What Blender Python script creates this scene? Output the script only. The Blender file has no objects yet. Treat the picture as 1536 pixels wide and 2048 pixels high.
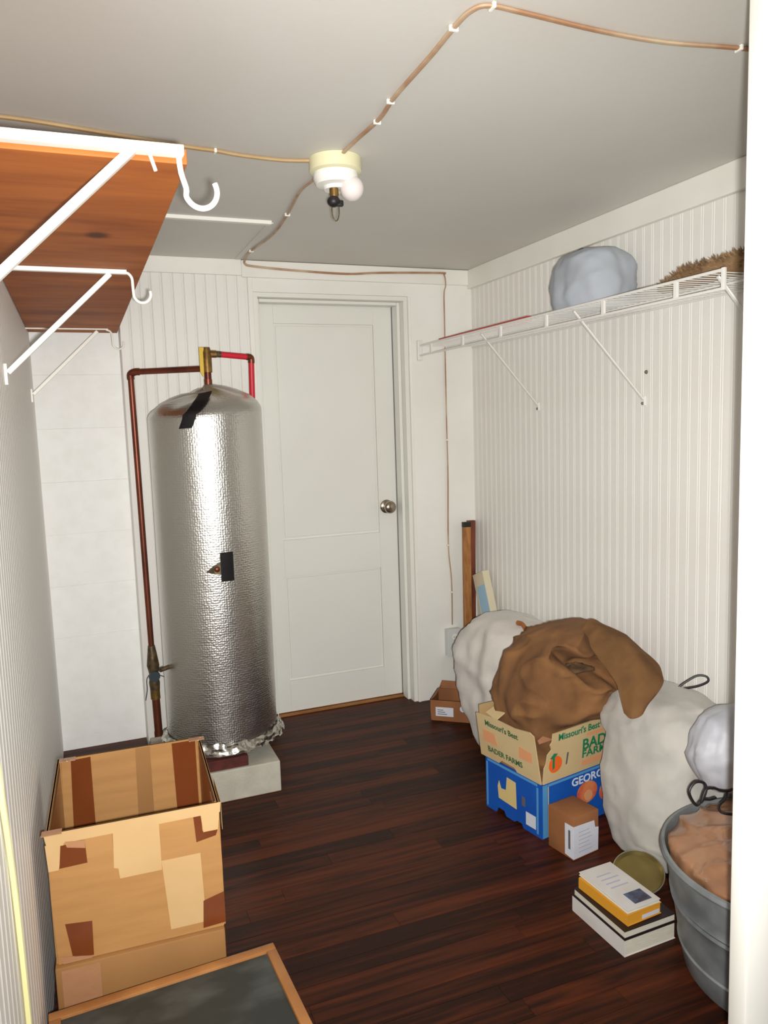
import bpy, bmesh, math, random
from mathutils import Vector, Matrix, noise
random.seed(7)
S = bpy.context.scene
COL = S.collection
PI = math.pi

# ------------------------------------------------------------------ camera
CAM_Z = 1.29
rt = Vector((0.92919733, -0.36819511, -0.03201074))
up = Vector((0.07219774, 0.09589112, 0.99277005))
fw = Vector((0.36246354, 0.92479038, -0.11568463))
cd = bpy.data.cameras.new('camera'); cam = bpy.data.objects.new('camera', cd); COL.objects.link(cam)
m = Matrix.Identity(4)
for i in range(3):
    m[i][0] = rt[i]; m[i][1] = up[i]; m[i][2] = -fw[i]
m[2][3] = CAM_Z
cam.matrix_world = m
cd.sensor_fit = 'HORIZONTAL'; cd.sensor_width = 36.0; cd.lens = 36.0 * 1548.0 / 1536.0
cd.clip_start = 0.02
S.camera = cam
# ------------------------------------------------------------------ light
S.view_settings.view_transform = 'Standard'; S.view_settings.look = 'None'
S.view_settings.gamma = 1.0; S.view_settings.use_curve_mapping = False
S.view_settings.exposure = 0.30
W = bpy.data.worlds.new('world'); S.world = W; W.use_nodes = True
W.node_tree.nodes['Background'].inputs[0].default_value = (1.0, 0.98, 0.945, 1)
W.node_tree.nodes['Background'].inputs[1].default_value = 0.55
fl = bpy.data.lights.new('camera_flash', 'SPOT'); fl.energy = 190; fl.spot_size = math.radians(108); fl.spot_blend = 1.0; fl.shadow_soft_size = 0.012
fl.color = (1.0, 0.99, 0.965)
flo = bpy.data.objects.new('camera_flash', fl); COL.objects.link(flo)
flo.matrix_world = m.copy()
flo.location = Vector((0, 0, CAM_Z)) + rt * 0.022 - up * 0.018 - fw * 0.01

# ------------------------------------------------------------------ materials
def s2l(c):
    return tuple((x / 12.92 if x <= 0.04045 else ((x + 0.055) / 1.055) ** 2.4) for x in c)
def rgb(r, g, b):
    return s2l((r / 255, g / 255, b / 255))
def N(nt, typ, **kw):
    n = nt.nodes.new(typ)
    for k, v in kw.items():
        setattr(n, k, v)
    return n
def pm(name, col, rough=0.6, metal=0.0, col2=None, nscale=6.0, stretch=(1, 1, 1), bump=0.0, bscale=60.0, bstretch=None,
       spec=0.5, ramp=(0.35, 0.65), detail=4.0, trans=0.0, alpha=1.0, coat=0.0, sheen=0.0, rnd=0.0):
    M = bpy.data.materials.new(name); M.use_nodes = True
    nt = M.node_tree; b = nt.nodes['Principled BSDF']
    b.inputs['Base Color'].default_value = (*col, 1); b.inputs['Roughness'].default_value = rough
    b.inputs['Metallic'].default_value = metal; b.inputs['Specular IOR Level'].default_value = spec
    b.inputs['Transmission Weight'].default_value = trans; b.inputs['Alpha'].default_value = alpha
    b.inputs['Coat Weight'].default_value = coat; b.inputs['Sheen Weight'].default_value = sheen
    tc = N(nt, 'ShaderNodeTexCoord')
    def mapped(st):
        mp = N(nt, 'ShaderNodeMapping'); mp.inputs['Scale'].default_value = st
        nt.links.new(tc.outputs['Object'], mp.inputs['Vector']); return mp.outputs[0]
    if col2 is not None:
        no = N(nt, 'ShaderNodeTexNoise'); no.inputs['Scale'].default_value = nscale; no.inputs['Detail'].default_value = detail
        vec = mapped(stretch)
        if rnd:
            oi = N(nt, 'ShaderNodeObjectInfo'); ad = N(nt, 'ShaderNodeVectorMath', operation='ADD')
            cb = N(nt, 'ShaderNodeCombineXYZ'); mu = N(nt, 'ShaderNodeMath', operation='MULTIPLY'); mu.inputs[1].default_value = 37.0
            nt.links.new(oi.outputs['Random'], mu.inputs[0]); nt.links.new(mu.outputs[0], cb.inputs[0]); nt.links.new(mu.outputs[0], cb.inputs[2])
            nt.links.new(vec, ad.inputs[0]); nt.links.new(cb.outputs[0], ad.inputs[1]); vec = ad.outputs[0]
        nt.links.new(vec, no.inputs['Vector'])
        rp = N(nt, 'ShaderNodeValToRGB'); rp.color_ramp.elements[0].position = ramp[0]; rp.color_ramp.elements[1].position = ramp[1]
        rp.color_ramp.elements[0].color = (*col, 1); rp.color_ramp.elements[1].color = (*col2, 1)
        fac = no.outputs['Fac']
        if rnd:
            m1 = N(nt, 'ShaderNodeMath', operation='MULTIPLY_ADD'); m1.inputs[1].default_value = rnd; m1.inputs[2].default_value = -rnd / 2
            a2 = N(nt, 'ShaderNodeMath', operation='ADD')
            nt.links.new(oi.outputs['Random'], m1.inputs[0]); nt.links.new(m1.outputs[0], a2.inputs[0]); nt.links.new(fac, a2.inputs[1]); fac = a2.outputs[0]
        nt.links.new(fac, rp.inputs[0]); nt.links.new(rp.outputs[0], b.inputs['Base Color'])
    if bump:
        nb = N(nt, 'ShaderNodeTexNoise'); nb.inputs['Scale'].default_value = bscale; nb.inputs['Detail'].default_value = 3
        nt.links.new(mapped(bstretch or (1, 1, 1)), nb.inputs['Vector'])
        bp = N(nt, 'ShaderNodeBump'); bp.inputs['Strength'].default_value = bump; bp.inputs['Distance'].default_value = 0.003
        nt.links.new(nb.outputs['Fac'], bp.inputs['Height']); nt.links.new(bp.outputs[0], b.inputs['Normal'])
    return M

WHITE = rgb(238, 237, 230)
m_wall = pm('white_wall_paint', WHITE, 0.55, col2=rgb(231, 229, 221), nscale=3, bump=0.15, bscale=90)
m_bead = pm('beadboard_paint', rgb(236, 233, 227), 0.5, col2=rgb(230, 227, 220), nscale=2.5, bump=0.08, bscale=120)
m_bead_left_lit = pm('lit_left_beadboard_paint', rgb(248, 246, 241), 0.5, col2=rgb(243, 240, 234), nscale=2.5)  # same beadboard paint, lightened to stand in for light on the grazed wall
m_block = pm('painted_block', rgb(252, 252, 249), 0.7, col2=rgb(247, 247, 243), nscale=20, bump=0.12, bscale=160)
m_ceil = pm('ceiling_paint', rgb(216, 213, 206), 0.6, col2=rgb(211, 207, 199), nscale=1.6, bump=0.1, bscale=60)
m_door = pm('door_paint', rgb(231, 231, 223), 0.42, col2=rgb(227, 226, 218), nscale=2, bump=0.05, bscale=40)
m_trim = pm('trim_paint', rgb(239, 237, 229), 0.45, col2=rgb(233, 231, 222), nscale=5)
m_floor = pm('dark_stained_floor', rgb(40, 18, 10), 0.45, col2=rgb(100, 46, 20), nscale=4, stretch=(0.7, 14, 1), bump=0.1, bscale=60, bstretch=(0.2, 3, 1), ramp=(0.35, 0.95), rnd=0.30, spec=0.16)
m_subfloor = pm('floor_gap', rgb(22, 12, 8), 0.8)
m_white_metal = pm('white_enamel', rgb(238, 236, 224), 0.35)
m_wire = pm('white_vinyl_wire', rgb(228, 226, 220), 0.4)
m_copper = pm('aged_copper', rgb(134, 74, 52), 0.4, 0.65, col2=rgb(98, 50, 38), nscale=9, stretch=(1, 1, 0.5))
m_brass = pm('dull_brass', rgb(150, 118, 62), 0.45, 0.7, col2=rgb(92, 66, 36), nscale=40)
m_red = pm('red_pipe', rgb(196, 28, 48), 0.45)
m_yellow = pm('yellow_tag', rgb(206, 170, 28), 0.5)
m_black = pm('black_plastic', rgb(24, 20, 22), 0.5)
m_blacktape = pm('black_cloth_tape', rgb(26, 20, 22), 0.6, bump=0.2, bscale=200)
m_bluegrey = pm('valve_handle_paint', rgb(44, 58, 66), 0.5)
m_iron = pm('dark_solder', rgb(70, 58, 46), 0.5, 0.5, col2=rgb(110, 92, 60), nscale=60)
m_concrete = pm('concrete', rgb(192, 187, 172), 0.85, col2=rgb(180, 175, 160), nscale=18, bump=0.4, bscale=120)
m_brick = pm('dark_brick', rgb(96, 38, 34), 0.85, col2=rgb(72, 30, 26), nscale=30, bump=0.4, bscale=140)
m_card = pm('corrugated_cardboard', rgb(170, 124, 71), 0.72, col2=rgb(160, 115, 64), nscale=5, stretch=(1, 1, 9), bump=0.1, bscale=30, bstretch=(9, 9, 1))
m_card2 = pm('lower_carton_board', rgb(150, 106, 58), 0.72, col2=rgb(138, 96, 51), nscale=4)
m_card_dk = pm('brown_carton_board', rgb(150, 98, 58), 0.75, col2=rgb(134, 84, 48), nscale=8)
m_tape_brown = pm('brown_packing_tape', rgb(112, 58, 28), 0.22, col2=rgb(104, 52, 24), nscale=10, bump=0.15, bscale=25)
m_tape_cream = pm('cream_paper_tape', rgb(196, 162, 114), 0.5, col2=rgb(188, 153, 106), nscale=6)
m_tape_clear = pm('clear_packing_tape', rgb(168, 122, 88), 0.12, bump=0.6, bscale=45)
m_slate = pm('dusty_slate', rgb(42, 45, 41), 0.55, col2=rgb(92, 95, 92), nscale=6, stretch=(1, 2, 1), ramp=(0.45, 0.85))
m_oak = pm('golden_wood_frame', rgb(168, 114, 62), 0.5, col2=rgb(144, 92, 46), nscale=9, stretch=(1, 1, 1))
m_stick = pm('tan_stick_wood', rgb(178, 122, 64), 0.55, col2=rgb(140, 88, 44), nscale=12, stretch=(6, 6, 1))
m_stick2 = pm('reddish_stick_wood', rgb(124, 62, 40), 0.55, col2=rgb(92, 46, 34), nscale=10, stretch=(6, 6, 1))
m_porcelain = pm('porcelain', rgb(236, 234, 226), 0.25)
m_cream = pm('cream_plastic', rgb(222, 216, 178), 0.4)
m_bulb = pm('frosted_bulb', rgb(226, 216, 212), 0.3, coat=0.3)
m_cable = pm('painted_cable', rgb(164, 122, 90), 0.5, col2=rgb(198, 176, 146), nscale=9, ramp=(0.4, 0.7))
m_cable_y = pm('tan_cable', rgb(176, 142, 96), 0.5, col2=rgb(192, 166, 124), nscale=6)
m_cord = pm('pale_yellow_cord', rgb(226, 220, 160), 0.5)
m_outlet = pm('outlet_plastic', rgb(208, 210, 206), 0.4)
m_slot = pm('outlet_slot', rgb(60, 58, 56), 0.6)
m_wbag = pm('white_cotton_sack', rgb(206, 200, 192), 0.85, col2=rgb(190, 184, 176), nscale=7, bump=0.4, bscale=30, sheen=0.2)
m_bigbag = pm('white_laundry_sack', rgb(192, 187, 178), 0.85, col2=rgb(176, 172, 165), nscale=8, bump=0.35, bscale=22, sheen=0.2)
m_graybag = pm('grey_plastic_bag', rgb(188, 189, 195), 0.5, col2=rgb(168, 169, 176), nscale=6, bump=0.3, bscale=18)
m_shelfbag = pm('grey_blue_cloth', rgb(172, 178, 186), 0.75, col2=rgb(162, 166, 174), nscale=5, bump=0.2, bscale=25)
m_fur = pm('brown_fur', rgb(146, 116, 82), 0.9, col2=rgb(116, 88, 58), nscale=20)
m_burlap = pm('burlap_weave', rgb(136, 95, 56), 0.95, col2=rgb(106, 71, 41), nscale=9, bump=0.12, bscale=300)
m_burlap_fold_lit = pm('lit_burlap_fold', rgb(168, 125, 80), 0.95, col2=rgb(146, 106, 68), nscale=14, bump=0.06, bscale=300)  # same burlap, light put into its colour because the flap shades too dark
m_burlap_in = pm('burlap_contents', rgb(112, 84, 54), 0.9, col2=rgb(70, 50, 34), nscale=24)
m_rust = pm('rust_tie', rgb(150, 92, 44), 0.8)
m_tan_print = pm('tan_produce_board', rgb(206, 182, 136), 0.75, col2=rgb(190, 162, 116), nscale=5, ramp=(0.4, 0.8))
m_tan_in = pm('carton_inside', rgb(156, 106, 74), 0.8, col2=rgb(170, 120, 88), nscale=8)
m_blue_print = pm('blue_print', rgb(16, 78, 168), 0.5, col2=rgb(22, 90, 182), nscale=6)
m_blue_lt = pm('light_blue_print', rgb(84, 148, 200), 0.5)
m_blue_dk = pm('dark_blue_print', rgb(12, 40, 120), 0.5)
m_green = pm('green_ink', rgb(30, 122, 84), 0.6)
m_dkgreen = pm('dark_green_ink', rgb(64, 104, 66), 0.6)
m_orange = pm('orange_ink', rgb(236, 104, 34), 0.6)
m_peach = pm('peach_ink', rgb(224, 158, 112), 0.6)
m_redpeach = pm('red_peach_ink', rgb(206, 74, 60), 0.6, col2=rgb(222, 134, 84), nscale=25)
m_white_ink = pm('white_ink', rgb(214, 222, 232), 0.6)
m_yel_ink = pm('yellow_print', rgb(214, 190, 128), 0.6)
m_label = pm('white_label', rgb(214, 216, 224), 0.5, col2=rgb(202, 203, 214), nscale=12)
m_ink = pm('grey_ink', rgb(96, 92, 98), 0.6)
m_galv = pm('galvanised_steel', rgb(142, 147, 148), 0.45, 0.3, col2=rgb(112, 117, 120), nscale=14, bump=0.1, bscale=30)
m_brownpaper = pm('brown_paper_in_plastic', rgb(170, 126, 92), 0.3, col2=rgb(134, 92, 66), nscale=6, coat=0.5, bump=0.5, bscale=14)
m_tin = pm('golden_tin', rgb(158, 142, 88), 0.3, 0.8, col2=rgb(140, 124, 76), nscale=8)
m_chrome = pm('bright_rim', rgb(200, 200, 190), 0.2, 0.9)
m_nickel = pm('worn_nickel', rgb(170, 156, 140), 0.22, 0.95)
m_page = pm('book_pages', rgb(214, 208, 192), 0.8, col2=rgb(200, 193, 176), nscale=40, stretch=(1, 1, 12))
m_bkblack = pm('black_book_cover', rgb(34, 22, 24), 0.45)
m_bkyel = pm('yellow_book_cover', rgb(214, 150, 44), 0.5)
m_bkwhite = pm('white_book_cover', rgb(214, 210, 206), 0.45, col2=rgb(204, 198, 192), nscale=12)
m_bkblue = pm('cover_picture', rgb(86, 104, 134), 0.5, col2=rgb(60, 52, 70), nscale=40)
m_bluefolder = pm('pale_blue_board', rgb(160, 196, 220), 0.6)
m_creamedge = pm('cream_board', rgb(214, 204, 176), 0.6)
m_screw = pm('screw_head', rgb(120, 116, 108), 0.4, 0.6)
m_glassjar = pm('greenish_glass', rgb(150, 160, 120), 0.1, trans=0.6)

def foil_mat():
    M = bpy.data.materials.new('bubble_foil'); M.use_nodes = True; nt = M.node_tree; b = nt.nodes['Principled BSDF']
    b.inputs['Base Color'].default_value = (*rgb(214, 213, 208), 1); b.inputs['Metallic'].default_value = 1.0
    b.inputs['Roughness'].default_value = 0.33
    tc = N(nt, 'ShaderNodeTexCoord'); sp = N(nt, 'ShaderNodeSeparateXYZ'); nt.links.new(tc.outputs['Object'], sp.inputs[0])
    at = N(nt, 'ShaderNodeMath', operation='ARCTAN2'); nt.links.new(sp.outputs['Y'], at.inputs[0]); nt.links.new(sp.outputs['X'], at.inputs[1])
    mu = N(nt, 'ShaderNodeMath', operation='MULTIPLY'); mu.inputs[1].default_value = 0.2; nt.links.new(at.outputs[0], mu.inputs[0])
    cb = N(nt, 'ShaderNodeCombineXYZ'); nt.links.new(mu.outputs[0], cb.inputs[0]); nt.links.new(sp.outputs['Z'], cb.inputs[1])
    vo = N(nt, 'ShaderNodeTexVoronoi'); vo.inputs['Scale'].default_value = 125; vo.inputs['Randomness'].default_value = 0.45
    nt.links.new(cb.outputs[0], vo.inputs['Vector'])
    no = N(nt, 'ShaderNodeTexNoise'); no.inputs['Scale'].default_value = 9; no.inputs['Detail'].default_value = 2; nt.links.new(tc.outputs['Object'], no.inputs['Vector'])
    b1 = N(nt, 'ShaderNodeBump', invert=True); b1.inputs['Strength'].default_value = 0.26; b1.inputs['Distance'].default_value = 0.004
    b2 = N(nt, 'ShaderNodeBump'); b2.inputs['Strength'].default_value = 0.12; b2.inputs['Distance'].default_value = 0.02
    nt.links.new(vo.outputs['Distance'], b1.inputs['Height']); nt.links.new(no.outputs['Fac'], b2.inputs['Height'])
    nt.links.new(b2.outputs[0], b1.inputs['Normal']); nt.links.new(b1.outputs[0], b.inputs['Normal'])
    return M
m_foil = foil_mat()
m_foil2 = pm('crumpled_foil', rgb(200, 198, 190), 0.25, 1.0, bump=0.8, bscale=40)

def wood_mat():
    M = bpy.data.materials.new('pine_plywood'); M.use_nodes = True; nt = M.node_tree; b = nt.nodes['Principled BSDF']
    b.inputs['Roughness'].default_value = 0.6; b.inputs['Specular IOR Level'].default_value = 0.2
    tc = N(nt, 'ShaderNodeTexCoord'); mp = N(nt, 'ShaderNodeMapping'); mp.inputs['Scale'].default_value = (1.5, 7, 7)
    nt.links.new(tc.outputs['Object'], mp.inputs['Vector'])
    no = N(nt, 'ShaderNodeTexNoise'); no.inputs['Scale'].default_value = 1.6; no.inputs['Detail'].default_value = 5; no.inputs['Distortion'].default_value = 0.6
    nt.links.new(mp.outputs[0], no.inputs['Vector'])
    rp = N(nt, 'ShaderNodeValToRGB'); rp.color_ramp.elements[0].position = 0.3; rp.color_ramp.elements[1].position = 0.7
    rp.color_ramp.elements[0].color = (*rgb(140, 72, 30), 1); rp.color_ramp.elements[1].color = (*rgb(192, 112, 52), 1)
    nt.links.new(no.outputs['Fac'], rp.inputs[0])
    # a knot with a dark streak of its own
    mk = N(nt, 'ShaderNodeMapping'); mk.inputs['Location'].default_value = (-0.0465, 0.562 * 0.8, 0); mk.inputs['Scale'].default_value = (1, 0.8, 0)
    nt.links.new(tc.outputs['Object'], mk.inputs['Vector'])
    ln = N(nt, 'ShaderNodeVectorMath', operation='LENGTH'); nt.links.new(mk.outputs[0], ln.inputs[0])
    rk = N(nt, 'ShaderNodeValToRGB'); e = rk.color_ramp.elements; e[0].position = 0.012; e[0].color = (0.12, 0.05, 0.02, 1); e[1].position = 0.028; e[1].color = (1, 1, 1, 1)
    nt.links.new(ln.outputs['Value'], rk.inputs[0])
    mx = N(nt, 'ShaderNodeMix', data_type='RGBA', blend_type='MULTIPLY'); mx.inputs[0].default_value = 0.8
    nt.links.new(rp.outputs[0], mx.inputs[6]); nt.links.new(rk.outputs[0], mx.inputs[7]); nt.links.new(mx.outputs[2], b.inputs['Base Color'])
    return M
m_plank = wood_mat()

# ------------------------------------------------------------------ helpers
def V(*a): return Vector(a)
def add_box(bm, lo, hi, M=None, bev=0.0):
    ps = [(x, y, z) for x in (lo[0], hi[0]) for y in (lo[1], hi[1]) for z in (lo[2], hi[2])]
    vs = [bm.verts.new((M @ Vector(p)) if M else p) for p in ps]
    fs = [bm.faces.new([vs[i] for i in q]) for q in ((0, 1, 3, 2), (4, 6, 7, 5), (0, 4, 5, 1), (2, 3, 7, 6), (0, 2, 6, 4), (1, 5, 7, 3))]
    if bev:
        es = list({e for f in fs for e in f.edges})
        bmesh.ops.bevel(bm, geom=es, offset=bev, segments=2, affect='EDGES', profile=0.5)
def frame_of(t):
    t = t.normalized(); a = V(0, 0, 1) if abs(t.z) < 0.9 else V(1, 0, 0)
    u = t.cross(a).normalized(); return u, t.cross(u).normalized()
def add_tube(bm, pts, r, seg=10, cap=True, closed=False, flat=1.0):
    pts = [Vector(p) for p in pts]; n = len(pts); rings = []; u = None
    for i, p in enumerate(pts):
        if closed: t = pts[(i + 1) % n] - pts[i - 1]
        else: t = pts[min(i + 1, n - 1)] - pts[max(i - 1, 0)]
        t.normalize()
        if u is None: u, v = frame_of(t)
        else:
            u = (u - t * u.dot(t)).normalized(); v = t.cross(u)
        rr = r[i] if isinstance(r, (list, tuple)) else r
        rings.append([bm.verts.new(p + (u * math.cos(a) + v * math.sin(a) * flat) * rr) for a in (2 * PI * k / seg for k in range(seg))])
    m_ = n if closed else n - 1
    for i in range(m_):
        A, B = rings[i], rings[(i + 1) % n]
        for k in range(seg):
            bm.faces.new((A[k], A[(k + 1) % seg], B[(k + 1) % seg], B[k]))
    if cap and not closed:
        bm.faces.new(rings[0][::-1]); bm.faces.new(rings[-1])
def smooth_path(pts, n=6):
    pts = [Vector(p) for p in pts]; out = []
    for i in range(len(pts) - 1):
        p0 = pts[max(i - 1, 0)]; p1 = pts[i]; p2 = pts[i + 1]; p3 = pts[min(i + 2, len(pts) - 1)]
        for k in range(n):
            t = k / n
            out.append(0.5 * ((2 * p1) + (p2 - p0) * t + (2 * p0 - 5 * p1 + 4 * p2 - p3) * t * t + (3 * p1 - p0 - 3 * p2 + p3) * t ** 3))
    out.append(pts[-1]); return out
def add_lathe(bm, prof, c=(0, 0, 0), axis='Z', seg=32, caps=True):
    c = Vector(c); rings = []
    def P(r, h, a):
        x, y = r * math.cos(a), r * math.sin(a)
        return c + (V(x, y, h) if axis == 'Z' else V(x, -h, y) if axis == '-Y' else V(-h, x, y))
    for r, h in prof:
        rings.append([bm.verts.new(P(r, h, 2 * PI * k / seg)) for k in range(seg)])
    for A, B in zip(rings, rings[1:]):
        for k in range(seg):
            bm.faces.new((A[k], A[(k + 1) % seg], B[(k + 1) % seg], B[k]))
    if caps:
        bm.faces.new(rings[0][::-1]); bm.faces.new(rings[-1])
def add_sphere(bm, c, r, seg=20, sc=(1, 1, 1)):
    M = Matrix.Translation(Vector(c)) @ Matrix.Diagonal((sc[0], sc[1], sc[2], 1))
    bmesh.ops.create_uvsphere(bm, u_segments=seg, v_segments=seg // 2, radius=r, matrix=M)
def add_poly(bm, poly, M, th):
    """a polygon in the plane (u, w) of M, thickness th along the third axis of M"""
    a = [bm.verts.new(M @ V(u, 0, w)) for u, w in poly]; b = [bm.verts.new(M @ V(u, th, w)) for u, w in poly]
    n = len(poly); bm.faces.new(a); bm.faces.new(b[::-1])
    for i in range(n): bm.faces.new((a[i], b[i], b[(i + 1) % n], a[(i + 1) % n]))
def add_grid(bm, f, nu, nv, wrap=False):
    g = [[bm.verts.new(f(i / (nu if wrap else nu - 1), j / (nv - 1))) for i in range(nu)] for j in range(nv)]
    for j in range(nv - 1):
        for i in range(nu if wrap else nu - 1):
            bm.faces.new((g[j][i], g[j][(i + 1) % nu], g[j + 1][(i + 1) % nu], g[j + 1][i]))
    return g
def link(name, bm, mat, parent=None, smooth=False, origin=None, fixn=True):
    if fixn: bmesh.ops.recalc_face_normals(bm, faces=bm.faces[:])
    if origin is None:
        if parent is not None: origin = base_of(parent)
        else:
            xs = [v.co for v in bm.verts]
            origin = V((min(v.x for v in xs) + max(v.x for v in xs)) / 2, (min(v.y for v in xs) + max(v.y for v in xs)) / 2, min(v.z for v in xs))
    origin = Vector(origin)
    for v in bm.verts: v.co -= origin
    me = bpy.data.meshes.new(name); bm.to_mesh(me); bm.free()
    if mat: me.materials.append(mat)
    if smooth:
        for p in me.polygons: p.use_smooth = True
        if smooth != 'all':
            me.set_sharp_from_angle(angle=math.radians(40))
    o = bpy.data.objects.new(name, me); COL.objects.link(o); o['wo'] = tuple(origin)
    if parent is not None:
        o.parent = parent; o.location = origin - base_of(parent)
    else: o.location = origin
    return o
def base_of(o): return Vector(o['wo'])
def thing(name, label, cat, loc, group=None):
    o = bpy.data.objects.new(name, None); COL.objects.link(o); o.empty_display_size = 0.05
    o.location = loc; o['wo'] = tuple(loc); o['label'] = label; o['category'] = cat
    if group: o['group'] = group
    return o
def tag(o, label, cat, group=None):
    o['label'] = label; o['category'] = cat
    if group: o['group'] = group
    return o
def struct(o): o['kind'] = 'structure'; return o
def bx(name, lo, hi, mat, parent=None, M=None, bev=0.0, **k):
    bm = bmesh.new(); add_box(bm, lo, hi, M, bev); return link(name, bm, mat, parent, **k)
def tb(name, pts, r, mat, parent=None, seg=10, **k):
    bm = bmesh.new(); add_tube(bm, pts, r, seg, **{q: k.pop(q) for q in ('closed', 'flat') if q in k}); return link(name, bm, mat, parent, smooth=True, **k)
def frame(o, ang):
    """box frame: u along the front, v away from the front, z up"""
    c, s = math.cos(ang), math.sin(ang)
    M = Matrix(((c, -s, 0, o[0]), (s, c, 0, o[1]), (0, 0, 1, o[2]), (0, 0, 0, 1))); return M
def text(name, body, size, M, mat, parent, sx=1.0):
    """flat lettering lying on the (u, w) plane of M"""
    cu = bpy.data.curves.new(name, 'FONT'); cu.body = body; cu.size = size; cu.extrude = 0.0003; cu.resolution_u = 3; cu.offset = 0.0007 * size / 0.03
    t = bpy.data.objects.new(name, cu); COL.objects.link(t)
    dg = bpy.context.evaluated_depsgraph_get(); me = bpy.data.meshes.new_from_object(t.evaluated_get(dg))
    bpy.data.objects.remove(t); bpy.data.curves.remove(cu)
    bm = bmesh.new(); bm.from_mesh(me); bpy.data.meshes.remove(me)
    for v in bm.verts: v.co = M @ V(v.co.x * sx, -v.co.z, v.co.y)
    return link(name, bm, mat, parent, fixn=False)

# ------------------------------------------------------------------ room
XL, XR, YB, YD, ZC = -0.146, 1.70, 3.165, 3.30, 1.95
YF = 0.80
floor = struct(bx('floor', (XL - 0.1, -0.9, -0.08), (XR + 0.15, 3.5, -0.011), m_subfloor))
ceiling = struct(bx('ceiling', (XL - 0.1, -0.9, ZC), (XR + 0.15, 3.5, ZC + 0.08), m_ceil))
# floor boards: one shared mesh, stretched along the room's width
bm = bmesh.new(); add_box(bm, (0, 0.0006, -0.011), (1, 0.0564, 0), bev=0.0)
pl0 = None; pw = 0.057; y = 0.30
while y < 3.34:
    x = XL - random.random() * 0.8
    while x < XR + 0.02:
        L = random.choice((0.45, 0.6, 0.8, 1.0, 1.3)) * (0.8 + 0.4 * random.random())
        a, b = max(x, XL - 0.01), min(x + L, XR + 0.02)
        if b - a > 0.02:
            if pl0 is None:
                pl0 = link('floor_plank', bm, m_floor, floor, origin=(0, 0, 0)); o = pl0
            else:
                o = pl0.copy(); COL.objects.link(o)
            o.location = V(a, y, 0) - base_of(floor); o.scale = (b - a - 0.0008, 1, 1)
        x += L
    y += pw

def bead_strip_bm(h, w=0.041, k=1.0):
    """tongue-and-groove bead strip: face towards -Y, runs along +X, stands along Z"""
    pr = [(0.0, 0.006), (0.0, 0.0016), (0.0020, 0.0), (w - 0.0105, 0.0), (w - 0.0090, 0.0014), (w - 0.0075, 0.0003), (w - 0.0050, -0.0003), (w - 0.0025, 0.0004), (w - 0.0004, 0.0017), (w - 0.0002, 0.006)]
    pr = [(x, y * k if y < 0.005 else y) for x, y in pr]
    bm = bmesh.new(); lo = [bm.verts.new((x, y, 0)) for x, y in pr]; hi = [bm.verts.new((x, y, h)) for x, y in pr]
    for i in range(len(pr) - 1): bm.faces.new((lo[i], lo[i + 1], hi[i + 1], hi[i]))
    bm.faces.new((lo[0], hi[0], hi[-1], lo[-1])); bm.faces.new(lo[::-1]); bm.faces.new(hi)
    return bm
def beadboard(wall, x0, y0, n, ang, z0, h, w=0.041, k=1.0):
    first = None
    d = V(math.cos(ang), math.sin(ang), 0)
    for i in range(n):
        if first is None: first = link('beadboard_strip', bead_strip_bm(h, w, k), m_bead_left_lit if k < 0.5 else m_bead, wall, origin=(0, 0, 0)); o = first
        else: o = first.copy(); COL.objects.link(o)
        o.rotation_euler = (0, 0, ang); o.location = V(x0, y0, z0) + d * (w * i) - base_of(wall)

# right wall
wr = struct(bx('wall_right', (XR, YF + 0.1005, -0.01), (XR + 0.1, 3.45, ZC), m_bead))
# strips face -X: rotate so that local -Y becomes -X  (ang = -90deg: x->-y, y->+x)
beadboard(wr, XR - 0.006, YB, 56, -PI / 2, 0.0, ZC - 0.01, k=0.75)
bm = bmesh.new(); add_box(bm, (XR - 0.026, YF + 0.1, ZC - 0.082), (XR - 0.0062, YB, ZC), bev=0.003)
struct(link('trim_1', bm, m_trim))
# left wall
wl = struct(bx('wall_left', (XL - 0.1, -0.9, -0.01), (XL, 3.45, ZC), m_bead))
beadboard(wl, XL + 0.006, 0.60, 66, PI / 2, 0.0, ZC - 0.001, k=0.4)

# back wall: blocks on the left, furred-out front with beadboard and boards around the door
wb = struct(bx('wall_back', (XL - 0.1, YD + 0.09, -0.01), (XR + 0.1, YD + 0.15, ZC), m_block))
bm = bmesh.new()
add_box(bm, (0, -0.0, 0.0), (0.36, 0.095, 0.2065), bev=0.004)
blk = None
zs = [0.052 + 0.2085 * k for k in range(-1, 10)]
for k, z in enumerate(zs):
    h = 0.2085
    z0, z1 = max(z, 0.0), min(z + h, ZC)
    b2 = bmesh.new(); jx = 0.0012 * math.sin(k * 2.3)
    add_box(b2, (XL - 0.02, YD + jx, z0 + 0.0001), (0.215, YD + 0.095, z1 - 0.0001), bev=0.0009)
    link('concrete_block', b2, m_block, wb)
bm.free()
X0, X1, XD0, XD1, ZD = 0.184, 0.683, 0.703, 1.383, 1.828
bx('wall_furring', (X0, YB + 0.006, 0), (X1, YD + 0.09, ZC), m_bead, wb)
beadboard(wb, X0, YB, 12, 0, 0.0, ZC - 0.001, (X1 - X0) / 12)
bx('corner_board', (X1, YB - 0.004, 0), (XD0, YD + 0.09, ZC), m_trim, wb, bev=0.002)
bx('wall_board', (XD1, YB, 0), (XR, YD + 0.09, ZC), m_wall, wb)
bx('wall_board', (XD0, YB, ZD), (XD1, YD + 0.09, ZC), m_wall, wb)
for n, a, b, dz in (('trim_2', X0, 0.66, 0.0), ('trim_3', 0.66, XR - 0.026, 0.006)):
    struct(bx(n, (a, YB - 0.014, ZC - 0.062 - dz), (b, YB - 0.0003, ZC - dz * 0.4), m_trim, bev=0.003))
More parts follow.
